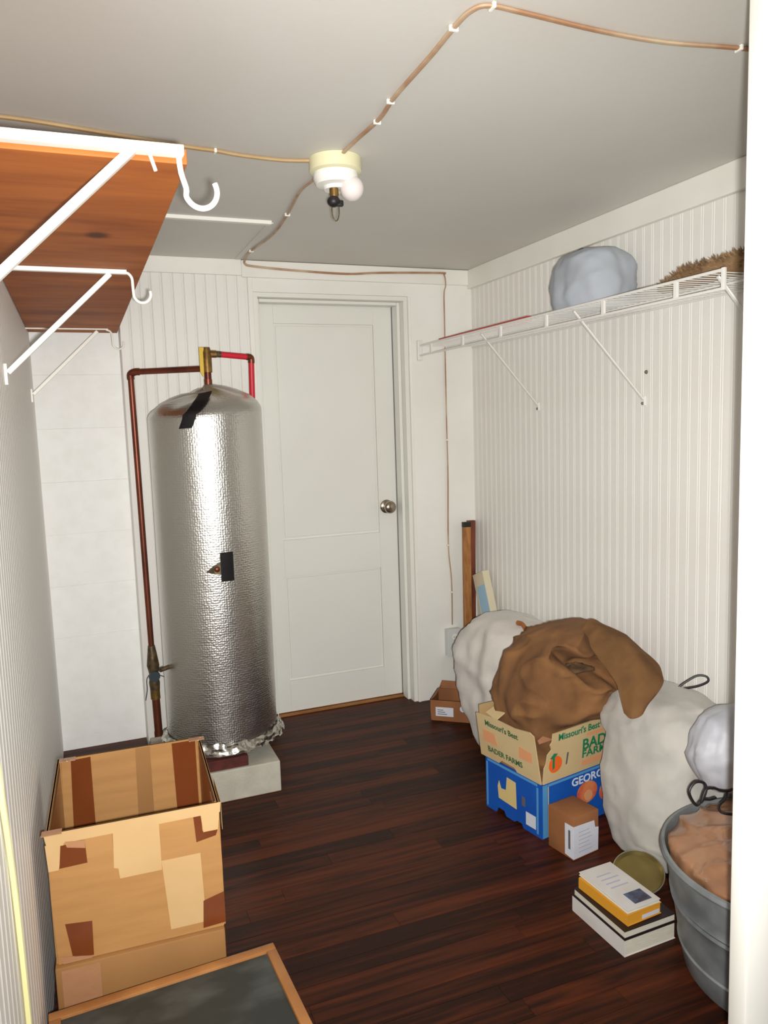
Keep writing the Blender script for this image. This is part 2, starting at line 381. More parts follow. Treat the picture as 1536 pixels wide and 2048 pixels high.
# door frame (jambs, head, stops)
fr = struct(bx('trim_4', (XD0 + 0.0004, YB + 0.008, ZD - 0.018), (XD1 - 0.0004, YD + 0.06, ZD - 0.0004), m_door))
for a, b in ((XD0 + 0.0004, XD0 + 0.02), (XD1 - 0.018, XD1 - 0.0004)):
    bx('door_jamb', (a, YB + 0.008, 0), (b, YD + 0.06, ZD - 0.018), m_door, fr, bev=0.001)
for a, b in ((XD0 + 0.0205, XD0 + 0.034), (XD1 - 0.032, XD1 - 0.0185)):
    bx('door_stop', (a, YB + 0.05, 0), (b, YB + 0.108, ZD - 0.0185), m_door, fr, bev=0.002)
bx('door_stop', (XD0 + 0.035, YB + 0.05, ZD - 0.032), (XD1 - 0.033, YB + 0.108, ZD - 0.0185), m_door, fr, bev=0.002)
bx('threshold', (XD0 + 0.036, YB + 0.095, 0.0005), (XD1 - 0.034, YD + 0.03, 0.008), m_oak, fr)
# casing bead beside the opening
bx('casing_bead', (XD1 + 0.0, YB - 0.006, 0), (XD1 + 0.012, YB - 0.0004, ZD), m_trim, fr, bev=0.002)
# door
DX0, DX1, DZ0, DZ1, DY = 0.739, 1.349, 0.012, 1.798, 3.28
door = struct(bx('door_1', (DX0, DY + 0.0125, DZ0), (DX1, DY + 0.04, DZ1), m_door))
px0, px1 = 0.810, 1.262
for a, b in ((DX0, px0), (px1, DX1)):
    bx('door_stile', (a, DY, DZ0), (b, DY + 0.0127, DZ1), m_door, door, bev=0.0008)
for a, b in ((DZ0, 0.152), (0.625, 0.788), (1.719, DZ1)):
    bx('door_rail', (px0 + 0.0002, DY, a), (px1 - 0.0002, DY + 0.0127, b), m_door, door, bev=0.0008)
for a, b in ((0.152, 0.625), (0.788, 1.719)):
    bx('door_panel', (px0 + 0.009, DY + 0.006, a + 0.011), (px1 - 0.009, DY + 0.013, b - 0.009), m_door, door, bev=0.002)
bm = bmesh.new(); add_lathe(bm, [(0.001, 0.0), (0.03, 0.0), (0.031, 0.003), (0.028, 0.006), (0.013, 0.009), (0.011, 0.024), (0.016, 0.03), (0.026, 0.037), (0.029, 0.046), (0.026, 0.055), (0.018, 0.061), (0.001, 0.063)], (1.298, DY, 0.905), '-Y', 28)
link('door_knob', bm, m_nickel, door, smooth=True)

# near partition with the door casing at the right of the view
wf = struct(bx('wall_front', (0.958, YF + 0.040, -0.01), (XR + 0.1, YF + 0.10, ZC), m_wall))
bm = bmesh.new(); add_box(bm, (0.9005, YF + 0.030, 0), (0.978, YF + 0.066, ZC), bev=0.005)
cs = struct(link('trim_5', bm, m_trim, smooth=True))
# ------------------------------------------------------------------ ceiling battens
struct(bx('trim_6', (0.15, 2.545, ZC - 0.012), (0.64, 2.567, ZC), m_trim, bev=0.002))
struct(bx('trim_7', (0.633, 2.57, ZC - 0.004), (0.651, 3.14, ZC), m_ceil))

# ------------------------------------------------------------------ ceiling cables
def cable(name, pts, r, mat, label, staples):
    t = thing(name, label, 'cable', pts[0])
    sp = smooth_path(pts, 5)
    tb('cable_run', sp, r, mat, t, 8, flat=0.62)
    for (p, ax) in staples:
        p = Vector(p); bm = bmesh.new()
        if ax == 'x': add_box(bm, p - V(0.0085, 0.003, 0.0055), p + V(0.0085, 0.003, 0.004), bev=0.0012)
        elif ax == 'y': add_box(bm, p - V(0.003, 0.0085, 0.0055), p + V(0.003, 0.0085, 0.004), bev=0.0012)
        else: add_box(bm, p - V(0.009, 0.0085, 0.003), p + V(0.009, 0.003, 0.003), bev=0.0015)
        link('cable_staple', bm, m_white_metal, t)
    return t
ch = 1.9445
cable('ceiling_cable', [(0.655, 1.866, ch), (0.657, 1.778, ch), (0.663, 1.644, ch), (0.651, 1.526, ch), (0.646, 1.346, ch), (0.640, 1.235, ch), (0.642, 1.184, ch), (0.662, 1.159, ch), (0.730, 1.161, ch), (0.887, 1.172, ch), (1.026, 1.170, ch), (1.172, 1.146, ch), (1.40, 1.12, ch), (1.66, 1.10, ch)], 0.0056, m_cable,
      'painted cable running across ceiling from lamp then bending to the right wall', [((0.664, 1.66, ch), 'x'), ((0.651, 1.55, ch), 'x'), ((0.640, 1.24, ch), 'x'), ((0.668, 1.158, ch), 'y'), ((1.172, 1.146, ch), 'y')])
cable('ceiling_cable', [(0.592, 1.945, ch), (0.521, 1.960, ch), (0.419, 1.953, ch), (0.357, 1.938, ch), (0.288, 1.930, ch), (0.097, 1.891, ch), (-0.043, 1.864, ch), (-0.13, 1.858, ch)], 0.0072, m_cable_y,
      'tan cable on ceiling from lamp to the left wall, passing above the wooden shelf', [((0.357, 1.938, ch), 'y')])
yw = YB - 0.0075; yt = YB - 0.021
cable('ceiling_cable', [(0.640, 2.0, ch), (0.645, 2.093, ch), (0.639, 2.204, ch), (0.665, 2.443, ch), (0.682, 2.706, ch), (0.662, 2.993, ch), (0.668, 3.125, 1.940), (0.674, yt, 1.931), (0.696, yt, 1.924), (0.818, yt, 1.916), (0.987, yt, 1.910), (1.118, yt, 1.909), (1.254, yt, 1.919), (1.533, yt, 1.929), (1.551, yt, 1.922), (1.557, yt, 1.90), (1.557, yt, 1.872), (1.556, yw, 1.845), (1.555, yw, 1.730), (1.554, yw, 1.311), (1.555, yw, 1.041), (1.549, yw, 0.720), (1.561, yw, 0.555), (1.560, yw, 0.345)], 0.0046, m_cable,
      'thin brown cable from lamp across ceiling, over the door and down to the outlet', [((0.665, 2.443, ch), 'x'), ((0.662, 2.97, ch), 'x'), ((1.555, yw, 1.20), 'z'), ((1.549, yw, 0.72), 'z'), ((1.561, yw, 0.50), 'z')])

# ------------------------------------------------------------------ ceiling lamp
L = V(0.655, 1.93, 1.95)
lamp = thing('ceiling_light', 'white porcelain ceiling lampholder with bare bulb and black pull socket', 'lamp', L - V(0, 0, 0.15))
bm = bmesh.new(); add_lathe(bm, [(0.001, -0.0005), (0.066, -0.0005), (0.066, -0.032), (0.06, -0.036), (0.001, -0.036)], L, seg=36); link('ceiling_box', bm, m_cream, lamp, smooth=True)
bm = bmesh.new(); add_lathe(bm, [(0.001, -0.0363), (0.056, -0.0363), (0.057, -0.05), (0.05, -0.064), (0.034, -0.068), (0.03, -0.076), (0.001, -0.076)], L, seg=36); link('lampholder', bm, m_porcelain, lamp, smooth=True)
bm = bmesh.new(); add_tube(bm, [L + V(0.012, -0.004, -0.066), L + V(0.026, -0.020, -0.074)], 0.012, 14); add_sphere(bm, L + V(0.033, -0.026, -0.076), 0.0305, 24)
link('bulb', bm, m_bulb, lamp, smooth='all')
bm = bmesh.new(); add_lathe(bm, [(0.0115, -0.076), (0.0115, -0.09), (0.0095, -0.1)], L + V(-0.010, -0.012, 0), seg=16); link('socket_neck', bm, m_brass, lamp, smooth=True)
bm = bmesh.new(); add_sphere(bm, L + V(-0.012, -0.012, -0.107), 0.0165, 18, (1, 1, 0.85)); add_box(bm, L + V(-0.006, -0.02, -0.118), L + V(0.012, -0.006, -0.104), bev=0.002)
link('pull_socket', bm, m_black, lamp, smooth=True)
lp = [L + V(-0.008 + 0.0095 * math.sin(a) , -0.012, -0.128 + 0.026 * math.cos(a)) for a in (2 * PI * k / 20 for k in range(20))]
tb('pull_loop', lp, 0.0016, m_iron, lamp, 6, closed=True)

# ------------------------------------------------------------------ left shelf
bm = bmesh.new(); add_box(bm, (XL + 0.008, 1.168, 1.662), (0.175, 3.20, 1.683), bev=0.0015)
tag(link('shelf_board', bm, m_plank), 'orange-brown wooden shelf board under ceiling on white brackets', 'shelf')
def bracket(y, zt, label, w=0.008, at=0.014):
    t = thing('shelf_bracket', label, 'bracket', (XL + 0.006, y, zt - 0.24), 'brackets under the wooden shelf')
    xe = 0.168 if at > 0.012 else 0.137
    bx('top_arm', (XL + 0.006, y - w, zt - at), (xe, y + w, zt), m_white_metal, t, bev=0.0012)
    d = V(XL + 0.014, y, zt - 0.235) - V(0.10, y, zt - 0.010)
    bm = bmesh.new(); ang = math.atan2(d.z, d.x)
    M = Matrix.Translation(V(0.10, y, zt - 0.010)) @ Matrix.Rotation(-ang, 4, 'Y')
    add_box(bm, (0, -w * 0.95, -0.006), (d.length, w * 0.95, 0.006), M, bev=0.0015); link('brace', bm, m_white_metal, t)
    bx('wall_foot', (XL + 0.0062, y - w, zt - 0.262), (XL + 0.013, y + w, zt - 0.215), m_white_metal, t, bev=0.001)
    hk = [(0.161, y, zt - 0.01)] + [(0.163, y, zt - 0.035), (0.169, y, zt - 0.056)] + [(0.1895 + 0.0225 * math.cos(a), y, zt - 0.058 + 0.024 * math.sin(a)) for a in (PI + 0.35 + k * (PI + 0.15) / 10 for k in range(11))]
    if at < 0.012: hk = [(0.130, y, zt - 0.005), (0.141, y, zt - 0.008), (0.148, y, zt - 0.018), (0.149, y, zt - 0.034)] + [(0.169 + 0.0195 * math.cos(a), y, zt - 0.053 + 0.021 * math.sin(a)) for a in (PI + 0.2 + k * (PI + 0.1) / 10 for k in range(11))]
    tb('hook', smooth_path(hk, 3), 0.0040 if at > 0.012 else 0.0034, m_white_metal, t, 10)
    return t
b1 = bracket(1.153, 1.681, 'white metal shelf bracket with hook at the near end of the wooden shelf', 0.0085)
tb('screw', [(0.122, 1.153, 1.668), (0.129, 1.153, 1.645)], 0.0026, m_white_metal, b1, 8)
bracket(1.95, 1.6615, 'white metal shelf bracket with hook under the middle of the wooden shelf', 0.007, 0.010)
bracket(3.06, 1.6615, 'white metal shelf bracket with hook at the far end of the shelf near the blocks', 0.0045, 0.005)

# ------------------------------------------------------------------ right wire shelf
ws = thing('wire_shelf', 'white ventilated wire shelf along the beadboard wall with diagonal braces', 'shelf', (1.56, 2.3, 1.55))
xs0, xs1 = 1.43, XR - 0.012
y0, y1 = 1.431, 3.15
tb('front_rod', [(xs0, y0, 1.617), (xs0, y1, 1.617)], 0.0042, m_wire, ws, 8)
tb('lip_rod', [(xs0, y0, 1.574), (xs0, y1, 1.574)], 0.0042, m_wire, ws, 8)
tb('rear_rod', [(xs1, y0, 1.609), (xs1, y1, 1.609)], 0.0035, m_wire, ws, 8)
tb('middle_rod', [(1.56, y0, 1.609), (1.56, y1, 1.609)], 0.0030, m_wire, ws, 8)
for k in range(6):
    yy = 1.585 + 0.2905 * k
    bx('lip_post', (xs0 - 0.0035, yy - 0.007, 1.5735), (xs0 + 0.0035, yy + 0.007, 1.6175), m_wire, ws, bev=0.001)
bx('end_post', (xs0 - 0.004, y0 - 0.006, 1.570), (xs0 + 0.004, y0 + 0.004, 1.622), m_wire, ws, bev=0.001)
bm = bmesh.new(); k = 0
yy = y0 + 0.01
while yy < y1:
    add_tube(bm, [(xs0 - 0.002, yy, 1.6135), (xs1, yy, 1.6135)], 0.0015, 5); yy += 0.0254
dk = link('deck_wires', bm, m_wire, ws); dk['kind'] = 'stuff'
bx('end_bracket', (xs0 - 0.012, y1 - 0.001, 1.553), (xs0 + 0.012, YB - 0.0005, 1.64), m_wire, ws, bev=0.003)
for k, (ya, yb_) in enumerate(((2.607, 2.622), (2.024, 2.013), (1.452, 1.43))):
    d0 = V(xs0 + 0.004, ya, 1.606); d1 = V(XR - 0.012, yb_, 1.335)
    bm = bmesh.new(); add_tube(bm, [d0, d0.lerp(d1, 0.97), d1], 0.0062, 8, flat=0.55)
    br = link('brace', bm, m_wire, ws, smooth=True)
    bx('brace_foot', (XR - 0.014, yb_ - 0.008, 1.315), (XR - 0.0065, yb_ + 0.008, 1.345), m_wire, br, bev=0.001)
    bm = bmesh.new(); add_sphere(bm, (XR - 0.013, yb_, 1.322), 0.0055, 10); link('screw', bm, m_screw, br, smooth=True)
for yy, zz in ((2.004, 1.42),):
    bm = bmesh.new(); add_sphere(bm, (XR - 0.007, yy, zz), 0.0065, 10); tag(link('wall_screw', bm, m_screw), 'single screw head in beadboard above the foot of the middle brace', 'screw')
bm = bmesh.new(); add_box(bm, (1.462, 2.33, 1.6155), (1.482, 3.03, 1.634), bev=0.002)
rs = tag(link('red_bar', bm, pm('red_paint', rgb(186, 44, 34), 0.5)), 'long red bar lying on the wire shelf behind the front rod', 'bar')

# ------------------------------------------------------------------ soft things
def blob(c, rx, ry, prof, nseg=72, sub=5, folds=0.03, nf=9, noise_amp=0.06, nscale=5.0, seed=0, sq=2.3, twist=0.0, foldw=None, post=None, crease=0.0, cscale=11.0):
    """a soft sack: prof = [(z, radius factor)], rings with folds and noise"""
    pr = smooth_path([(z, r, 0) for z, r in prof], sub); bm = bmesh.new(); rings = []
    for j, q in enumerate(pr):
        z, r = q.x, max(q.y, 0.004); t = j / (len(pr) - 1); ring = []
        for k in range(nseg):
            a = 2 * PI * k / nseg + twist * t
            ca, sa = math.cos(a), math.sin(a)
            e = (abs(ca) ** sq + abs(sa) ** sq) ** (-1 / sq)
            wgt = foldw(t) if foldw else 1.0
            f = 1 + folds * wgt * (math.sin(nf * a + seed + 2.5 * noise.noise(V(ca * 2, sa * 2, seed)) + 1.3 * t) + 0.5 * math.sin(2.3 * nf * a + seed * 2 + 2 * t))
            p = V(c[0] + ca * rx * r * e * f, c[1] + sa * ry * r * e * f, c[2] + z)
            n_ = noise.noise(p * nscale + V(seed, seed, seed)) * noise_amp + noise.noise(p * nscale * 2.7 + V(seed, 3, 1)) * noise_amp * 0.45
            if crease:
                w3 = V(noise.noise(p * 4 + V(seed, 0, 7)), noise.noise(p * 4 + V(3, seed, 0)), 0) * 0.35
                cr = 1 - abs(noise.noise((p + w3 * 0.15) * cscale + V(0, seed, 5))); cr2 = 1 - abs(noise.noise((p + w3 * 0.1) * cscale * 2.1 + V(seed, 1, 5)))
                n_ += crease * (cr ** 5 - 0.35) + crease * 0.45 * (cr2 ** 5 - 0.35)
            dirv = V(ca, sa, 0.3)
            edge = min(1.0, r * 2.2)
            p += dirv * n_ * max(rx, ry) * edge
            if post: p = post(p)
            ring.append(bm.verts.new(p))
        rings.append(ring)
    for A, B in zip(rings, rings[1:]):
        for k in range(nseg): bm.faces.new((A[k], A[(k + 1) % nseg], B[(k + 1) % nseg], B[k]))
    bm.faces.new(rings[0][::-1]); bm.faces.new(rings[-1])
    return bm
def clampf(xmax=None, zmin=None, ymin=None, ymax=None, xmin=None):
    def f(p):
        if xmax is not None and p.x > xmax: p.x = xmax - 0.0008 * math.sin(p.z * 40)
        if xmin is not None and p.x < xmin: p.x = xmin
        if zmin is not None and p.z < zmin: p.z = zmin
        if ymin is not None and p.y < ymin: p.y = ymin
        if ymax is not None and p.y > ymax: p.y = ymax
        return p
    return f

# grey bag on the wire shelf
sb = thing('cloth_bag', 'grey-blue tied cloth bag sitting on the white wire shelf', 'bag', (1.56, 2.11, 1.617))
bm = blob((1.56, 2.10, 1.617), 0.108, 0.136, [(0.0, 0.0), (0.0, 0.85), (0.02, 0.98), (0.07, 1.0), (0.12, 0.97), (0.16, 0.84), (0.185, 0.55), (0.192, 0.12)], folds=0.025, nf=5, noise_amp=0.07, nscale=9, seed=3, sq=3.0, crease=0.05, cscale=10,
          post=clampf(xmax=1.688, zmin=1.6158))
link('bag_body', bm, m_shelfbag, sb, smooth='all')
bm = blob((1.548, 2.135, 1.803), 0.022, 0.030, [(0.0, 0.5), (0.006, 1.0), (0.014, 0.6), (0.018, 0.1)], folds=0.1, nf=5, noise_amp=0.1, seed=2, nseg=24)
link('bag_knot', bm, pm('dark_knot', rgb(52, 42, 56), 0.8), sb, smooth='all')

# shaggy brown roll
fu = thing('shaggy_roll', 'brown shaggy fur roll lying on the near end of the wire shelf', 'rug', (1.57, 1.55, 1.618))
bm = bmesh.new()
ax = [(1.575, 1.80, 1.635), (1.57, 1.72, 1.648), (1.57, 1.6, 1.652), (1.57, 1.48, 1.655), (1.57, 1.38, 1.655)]
sp = smooth_path(ax, 4); add_tube(bm, sp, [0.010 + 0.018 * min(1, i / 5) for i in range(len(sp))], 14, flat=1.0)
for v in bm.verts: v.co += v.co.normalized() * 0.004 * noise.noise(v.co * 60); v.co.z = max(v.co.z, 1.6165)
link('roll_core', bm, m_fur, fu, smooth='all')
bm = bmesh.new()
for i in range(900):
    t = random.random() * (len(sp) - 1.01); a = random.uniform(-0.5, PI + 0.5); i0 = int(t)
    p = sp[i0].lerp(sp[i0 + 1], t - i0); R = 0.010 + 0.018 * min(1, t / 5)
    d = V(math.cos(a), random.uniform(-0.5, 0.5), math.sin(a)); b0 = p + V(d.x, 0, d.z) * R * 0.9; q = b0 + d.normalized() * random.uniform(0.008, 0.02)
    q.z = max(q.z, 1.6168); q.x = min(q.x, 1.69); b0.z = max(b0.z, 1.6168)
    u, w = frame_of(d); vs = [bm.verts.new(b0 + u * 0.003), bm.verts.new(b0 - u * 0.0015 + w * 0.0026), bm.verts.new(b0 - u * 0.0015 - w * 0.0026)]
    tp = bm.verts.new(q)
    for k in range(3): bm.faces.new((vs[k], vs[(k + 1) % 3], tp))
fo = link('fur_tufts', bm, m_fur, fu); fo['kind'] = 'stuff'

# ------------------------------------------------------------------ water heater
TC = V(0.43, 2.80, 0); TR = 0.198
SL = thing('concrete_slab', 'pale concrete slab under the foil-wrapped water heater', 'slab', (0.385, 2.79, 0))
bx('slab', (0.18, 2.583, 0), (0.588, 3.0, 0.112), m_concrete, SL, bev=0.004)
bm = bmesh.new(); add_box(bm, (0.30, 2.592, 0.1125), (0.478, 2.70, 0.150), bev=0.003)
tag(link('brick', bm, m_brick), 'dark red brick on the concrete slab under the foil skirt of the water heater', 'brick')
for (a, b) in (((0.30, 2.86), (0.40, 2.96)), ((0.47, 2.75), (0.57, 2.85))): pass
heater = thing('water_heater', 'tall water heater wrapped in shiny silver bubble foil with black tape', 'water heater', (TC.x, TC.y, 0.155))
def jr(a, z):
    f = 1 + 0.010 * noise.noise(V(math.cos(a) * 1.6, math.sin(a) * 1.6, z * 1.5)) + 0.006 * math.sin(3 * a + 1)
    if z < 0.5: f += 0.012 * noise.noise(V(math.cos(a) * 5, math.sin(a) * 5, z * 14)) * (1 - z / 0.5)
    return TR * f
def jf(u, v):
    a = 2 * PI * u; z = 0.155 + v * 1.185 + 0.018 * v * math.cos(a - 0.6)
    r = jr(a, z); return V(TC.x + r * math.cos(a), TC.y + r * math.sin(a), z)
bm = bmesh.new(); g = add_grid(bm, jf, 96, 90, wrap=True)
prev = g[-1]
for (s, dz) in ((0.985, 0.010), (0.93, 0.026), (0.80, 0.045), (0.6, 0.060), (0.4, 0.072), (0.2, 0.080), (0.06, 0.083)):
    ring = []
    for k in range(96):
        a = 2 * PI * k / 96; p = jf(k / 96, 1.0)
        wr_ = 0.007 * math.sin(7 * a + 3 * s) * (1 - s) * s * 4
        ring.append(bm.verts.new(V(TC.x + (p.x - TC.x) * s, TC.y + (p.y - TC.y) * s, p.z + dz + wr_)))
    for k in range(96): bm.faces.new((prev[k], prev[(k + 1) % 96], ring[(k + 1) % 96], ring[k]))
    prev = ring
bm.faces.new(prev)
link('foil_jacket', bm, m_foil, heater, smooth='all', origin=(TC.x, TC.y, 0.155))
# foil skirt, crumpled, spread on the slab
def skirt(u, v):
    a = 2 * PI * u; r = TR * (1.0 + 0.10 * v + 0.05 * v * noise.noise(V(math.cos(a) * 3, math.sin(a) * 3, 2))) + 0.004 + 0.008 * noise.noise(V(math.cos(a) * 9, math.sin(a) * 9, v * 4))
    z = 0.20 - 0.032 * v + 0.012 * noise.noise(V(math.cos(a) * 7, math.sin(a) * 7, v * 3))
    return V(TC.x + r * math.cos(a), TC.y + r * math.sin(a), max(z, 0.158))
bm = bmesh.new(); add_grid(bm, skirt, 140, 8, wrap=True); link('foil_skirt', bm, m_foil2, heater, smooth=True)
bm = bmesh.new(); add_lathe(bm, [(0.02, 0.1125), (0.15, 0.1125), (0.15, 0.2), (0.02, 0.2)], TC + V(0.02, 0.06, 0), seg=32); link('tank_base', bm, m_iron, heater, smooth=True)
def patch_on_jacket(name, a0, z0, a1, z1, w, mat, off=0.0016, n=14):
    """strip of tape on the jacket from (a0,z0) to (a1,z1), width w"""
    bm = bmesh.new()
    def f(u, v):
        a = a0 + (a1 - a0) * u; z = z0 + (z1 - z0) * u
        dx, dz = (a1 - a0) * TR, (z1 - z0); l = math.hypot(dx, dz); nx, nz = -dz / l, dx / l
        s = (v - 0.5) * w; a += nx * s / TR; z += nz * s
        r = jr(a, z) + off; zt = 1.34 + 0.018 * math.cos(a - 0.6)
        if z > zt:
            ov = z - zt; k = ov / 0.2; return V(TC.x + (r - ov * 0.92) * math.cos(a), TC.y + (r - ov * 0.92) * math.sin(a), zt + off + 0.085 * math.sin(min(1, ov / 0.2) * PI / 2))
        return V(TC.x + r * math.cos(a), TC.y + r * math.sin(a), z)
    add_grid(bm, f, n, 6)
    r_ = bmesh.ops.solidify(bm, geom=bm.faces[:], thickness=0.0012)
    return link(name, bm, mat, heater, smooth=True)
af = math.atan2(-TC.y, -TC.x)   # side that faces the viewer's doorway
patch_on_jacket('black_tape', af + 0.22, 0.77, af + 0.22, 0.87, 0.044, m_blacktape)
def dome(a, t):
    """point on the jacket: t < 0 metres down the wall below the shoulder, 0..1 over the dome"""
    st = [(1.0, 0.0), (0.985, 0.010), (0.93, 0.026), (0.80, 0.045), (0.6, 0.060), (0.4, 0.072), (0.2, 0.080), (0.06, 0.083)]
    p = jf((a / (2 * PI)) % 1.0, 1.0)
    if t <= 0: return V(TC.x + (p.x - TC.x) * 1.006, TC.y + (p.y - TC.y) * 1.006, p.z + t)
    q = t * 6.0; i = min(int(q), 6); f = q - i; s_ = st[i][0] * (1 - f) + st[i + 1][0] * f; dz = st[i][1] * (1 - f) + st[i + 1][1] * f
    return V(TC.x + (p.x - TC.x) * (s_ + 0.004), TC.y + (p.y - TC.y) * (s_ + 0.004), p.z + dz + 0.009)
bm = bmesh.new(); ta = af - 0.34
def tp_(u, v):
    t = -0.035 + 0.035 * u / 0.2 if u < 0.2 else (u - 0.2) / 0.8 * 0.86
    c_ = dome(ta + 0.40 * u, t); w_ = (v - 0.5) * 0.046; rr = max(0.05, math.hypot(c_.x - TC.x, c_.y - TC.y))
    return dome(ta + 0.40 * u + w_ / rr, t)
add_grid(bm, tp_, 30, 5); bmesh.ops.solidify(bm, geom=bm.faces[:], thickness=0.0012); link('black_tape', bm, m_blacktape, heater, smooth=True)
# the torn hole beside the tape, with the copper fitting in it
bm = bmesh.new()
ha, hz = af - 0.02, 0.812
def hp(da, dz, o=0.0012): 
    a = ha + da; return V(TC.x + (jr(a, hz + dz) + o) * math.cos(a), TC.y + (jr(a, hz + dz) + o) * math.sin(a), hz + dz)
vs = [bm.verts.new(hp(*q)) for q in ((-0.12, -0.006), (0.02, 0.016), (0.14, 0.028), (0.14, -0.016), (0.02, -0.014))]
bm.faces.new(vs); bmesh.ops.solidify(bm, geom=bm.faces[:], thickness=0.001)
link('torn_hole', bm, m_iron, heater)
bm = bmesh.new(); add_sphere(bm, hp(0.07, 0.002, 0.0), 0.010, 12, (1, 0.6, 1)); link('thermostat_screw', bm, m_copper, heater, smooth=True)
# folded seam ridge of the foil at the left
tb('drain_stub', [V(TC.x - TR * 0.93, TC.y - 0.06, 0.46), V(TC.x - TR * 1.10, TC.y - 0.085, 0.46)], 0.008, m_iron, heater, 10)
# pipe nipples on top
tb('outlet_nipple', [(0.452, 2.83, 1.40), (0.452, 2.83, 1.46)], 0.014, m_copper, heater, 14)

# ------------------------------------------------------------------ plumbing
def pipe_thing():
    t = thing('water_pipe', 'copper water pipe with yellow tag rising beside the foil-wrapped heater to its top', 'pipe', (0.215, 3.08, 0))
    py = 3.085
    tb('riser_pipe', [(0.222, py, 0.0), (0.2195, py, 0.10)], 0.017, m_copper, t, 14)
    tb('lower_pipe', [(0.2195, py, 0.10), (0.217, py, 0.26)], 0.0155, m_copper, t, 14)
    tb('upper_pipe', [(0.214, py, 0.44), (0.206, py, 1.486)], 0.0112, m_copper, t, 14)
    tb('pipe_elbow', smooth_path([(0.206, py, 1.478), (0.2065, py, 1.497), (0.222, py - 0.012, 1.505), (0.236, py - 0.022, 1.505)], 4), 0.0138, m_copper, t, 14)
    tb('cross_pipe', [(0.232, py - 0.020, 1.505), (0.452, 2.85, 1.500)], 0.0112, m_copper, t, 14)
    bm = bmesh.new(); add_tube(bm, [(0.217, py, 0.255), (0.2165, py, 0.30), (0.216, py, 0.33), (0.2155, py, 0.37), (0.215, py, 0.41), (0.214, py, 0.45)], [0.017, 0.021, 0.016, 0.024, 0.019, 0.0135], 14)
    vb = link('stop_valve', bm, m_iron, t, smooth=True)
    bm = bmesh.new(); add_lathe(bm, [(0.004, 0.0), (0.02, 0.0), (0.022, 0.006), (0.02, 0.012), (0.004, 0.012)], (0.216, py - 0.026, 0.335), '-Y', 16); link('valve_handle', bm, m_bluegrey, vb, smooth=True)
    tb('tie_wire', smooth_path([(0.236, py - 0.01, 0.33), (0.262, py - 0.02, 0.315), (0.268, py - 0.01, 0.26)], 4), 0.0016, m_black, vb, 6)
    tb('tie_wire', smooth_path([(0.205, py - 0.015, 0.345), (0.188, py - 0.02, 0.325), (0.186, py - 0.02, 0.28), (0.178, py - 0.02, 0.24)], 4), 0.0016, m_black, vb, 6)
    tb('brass_coupling', [(0.217, py, 0.235), (0.2165, py, 0.275)], 0.0185, m_brass, t, 14)
    # riser from the tank, tee and relief branch
    tb('tank_riser', [(0.452, 2.83, 1.455), (0.452, 2.83, 1.50)], 0.0125, m_copper, t, 14)
    bm = bmesh.new(); add_tube(bm, [(0.452, 2.83, 1.485), (0.452, 2.83, 1.555), (0.452, 2.83, 1.572)], [0.0165, 0.0165, 0.012], 14); link('pipe_tee', bm, m_brass, t, smooth=True)
    bm = bmesh.new(); add_tube(bm, [(0.44, 2.832, 1.55), (0.486, 2.832, 1.549)], 0.013, 14); link('relief_valve', bm, m_brass, t, smooth=True)
    bm = bmesh.new(); add_poly(bm, [(-0.006, 0.0), (-0.006, -0.085), (0.004, -0.105), (0.010, -0.075), (0.010, 0.0)], Matrix.Translation(V(0.431, 2.822, 1.572)), 0.003); link('yellow_tag', bm, m_yellow, t)
    tb('pipe_joint', [(0.486, 2.832, 1.549), (0.502, 2.834, 1.548)], 0.0112, m_iron, t, 12)
    tb('red_pipe', [(0.502, 2.834, 1.548), (0.600, 2.85, 1.541)], 0.0105, m_red, t, 12)
    tb('pipe_joint', smooth_path([(0.598, 2.85, 1.541), (0.612, 2.852, 1.540), (0.616, 2.854, 1.533), (0.616, 2.855, 1.519)], 4), 0.0118, m_copper, t, 12)
    tb('red_drop_pipe', [(0.616, 2.855, 1.52), (0.616, 2.870, 1.375)], 0.0105, m_red, t, 12)
pipe_thing()

# ------------------------------------------------------------------ cartons at the left
def carton_open(t, M, L, D, H, th, mat, taper=0.0, name='carton', bev=0.004):
    """open-topped box: outer size L x D x H in frame M, walls th thick, rim flared by taper"""
    bm = bmesh.new(); f = taper
    o = [(0, 0), (L, 0), (L, D), (0, D)]
    def off(p, k, z):
        c = (L / 2, D / 2); g = z / H * f
        sx = 1 if p[0] > c[0] else -1; sy = 1 if p[1] > c[1] else -1
        return M @ V(p[0] - sx * k + sx * g, p[1] - sy * k + sy * g, z)
    lv = []
    for (k, zz) in ((0, 0.0), (0, H * 0.5), (0, H), (th, H), (th, H * 0.5), (th, th)):
        lv.append([bm.verts.new(off(p, k, zz)) for p in o])
    for A, B in zip(lv, lv[1:]):
        for i in range(4): bm.faces.new((A[i], A[(i + 1) % 4], B[(i + 1) % 4], B[i]))
    bm.faces.new(lv[0][::-1]); bm.faces.new(lv[-1])
    bmesh.ops.bevel(bm, geom=[e for e in bm.edges if abs((e.verts[0].co - e.verts[1].co).normalized().z) > 0.9], offset=bev, segments=3, affect='EDGES')
    return link(name, bm, mat, t, smooth=True)
ang = math.radians(-2.2)
BX = (-0.1135, 1.598, 0.2235); BL, BD, BH = 0.338, 0.375, 0.278
ub = thing('cardboard_box', 'open taped cardboard box with patchy cream and brown tape, stacked on another box', 'box', (0.055, 1.78, 0.2235))
MB_ = frame(BX, ang)
carton_open(ub, MB_, BL, BD, BH, 0.005, m_card, 0.0)
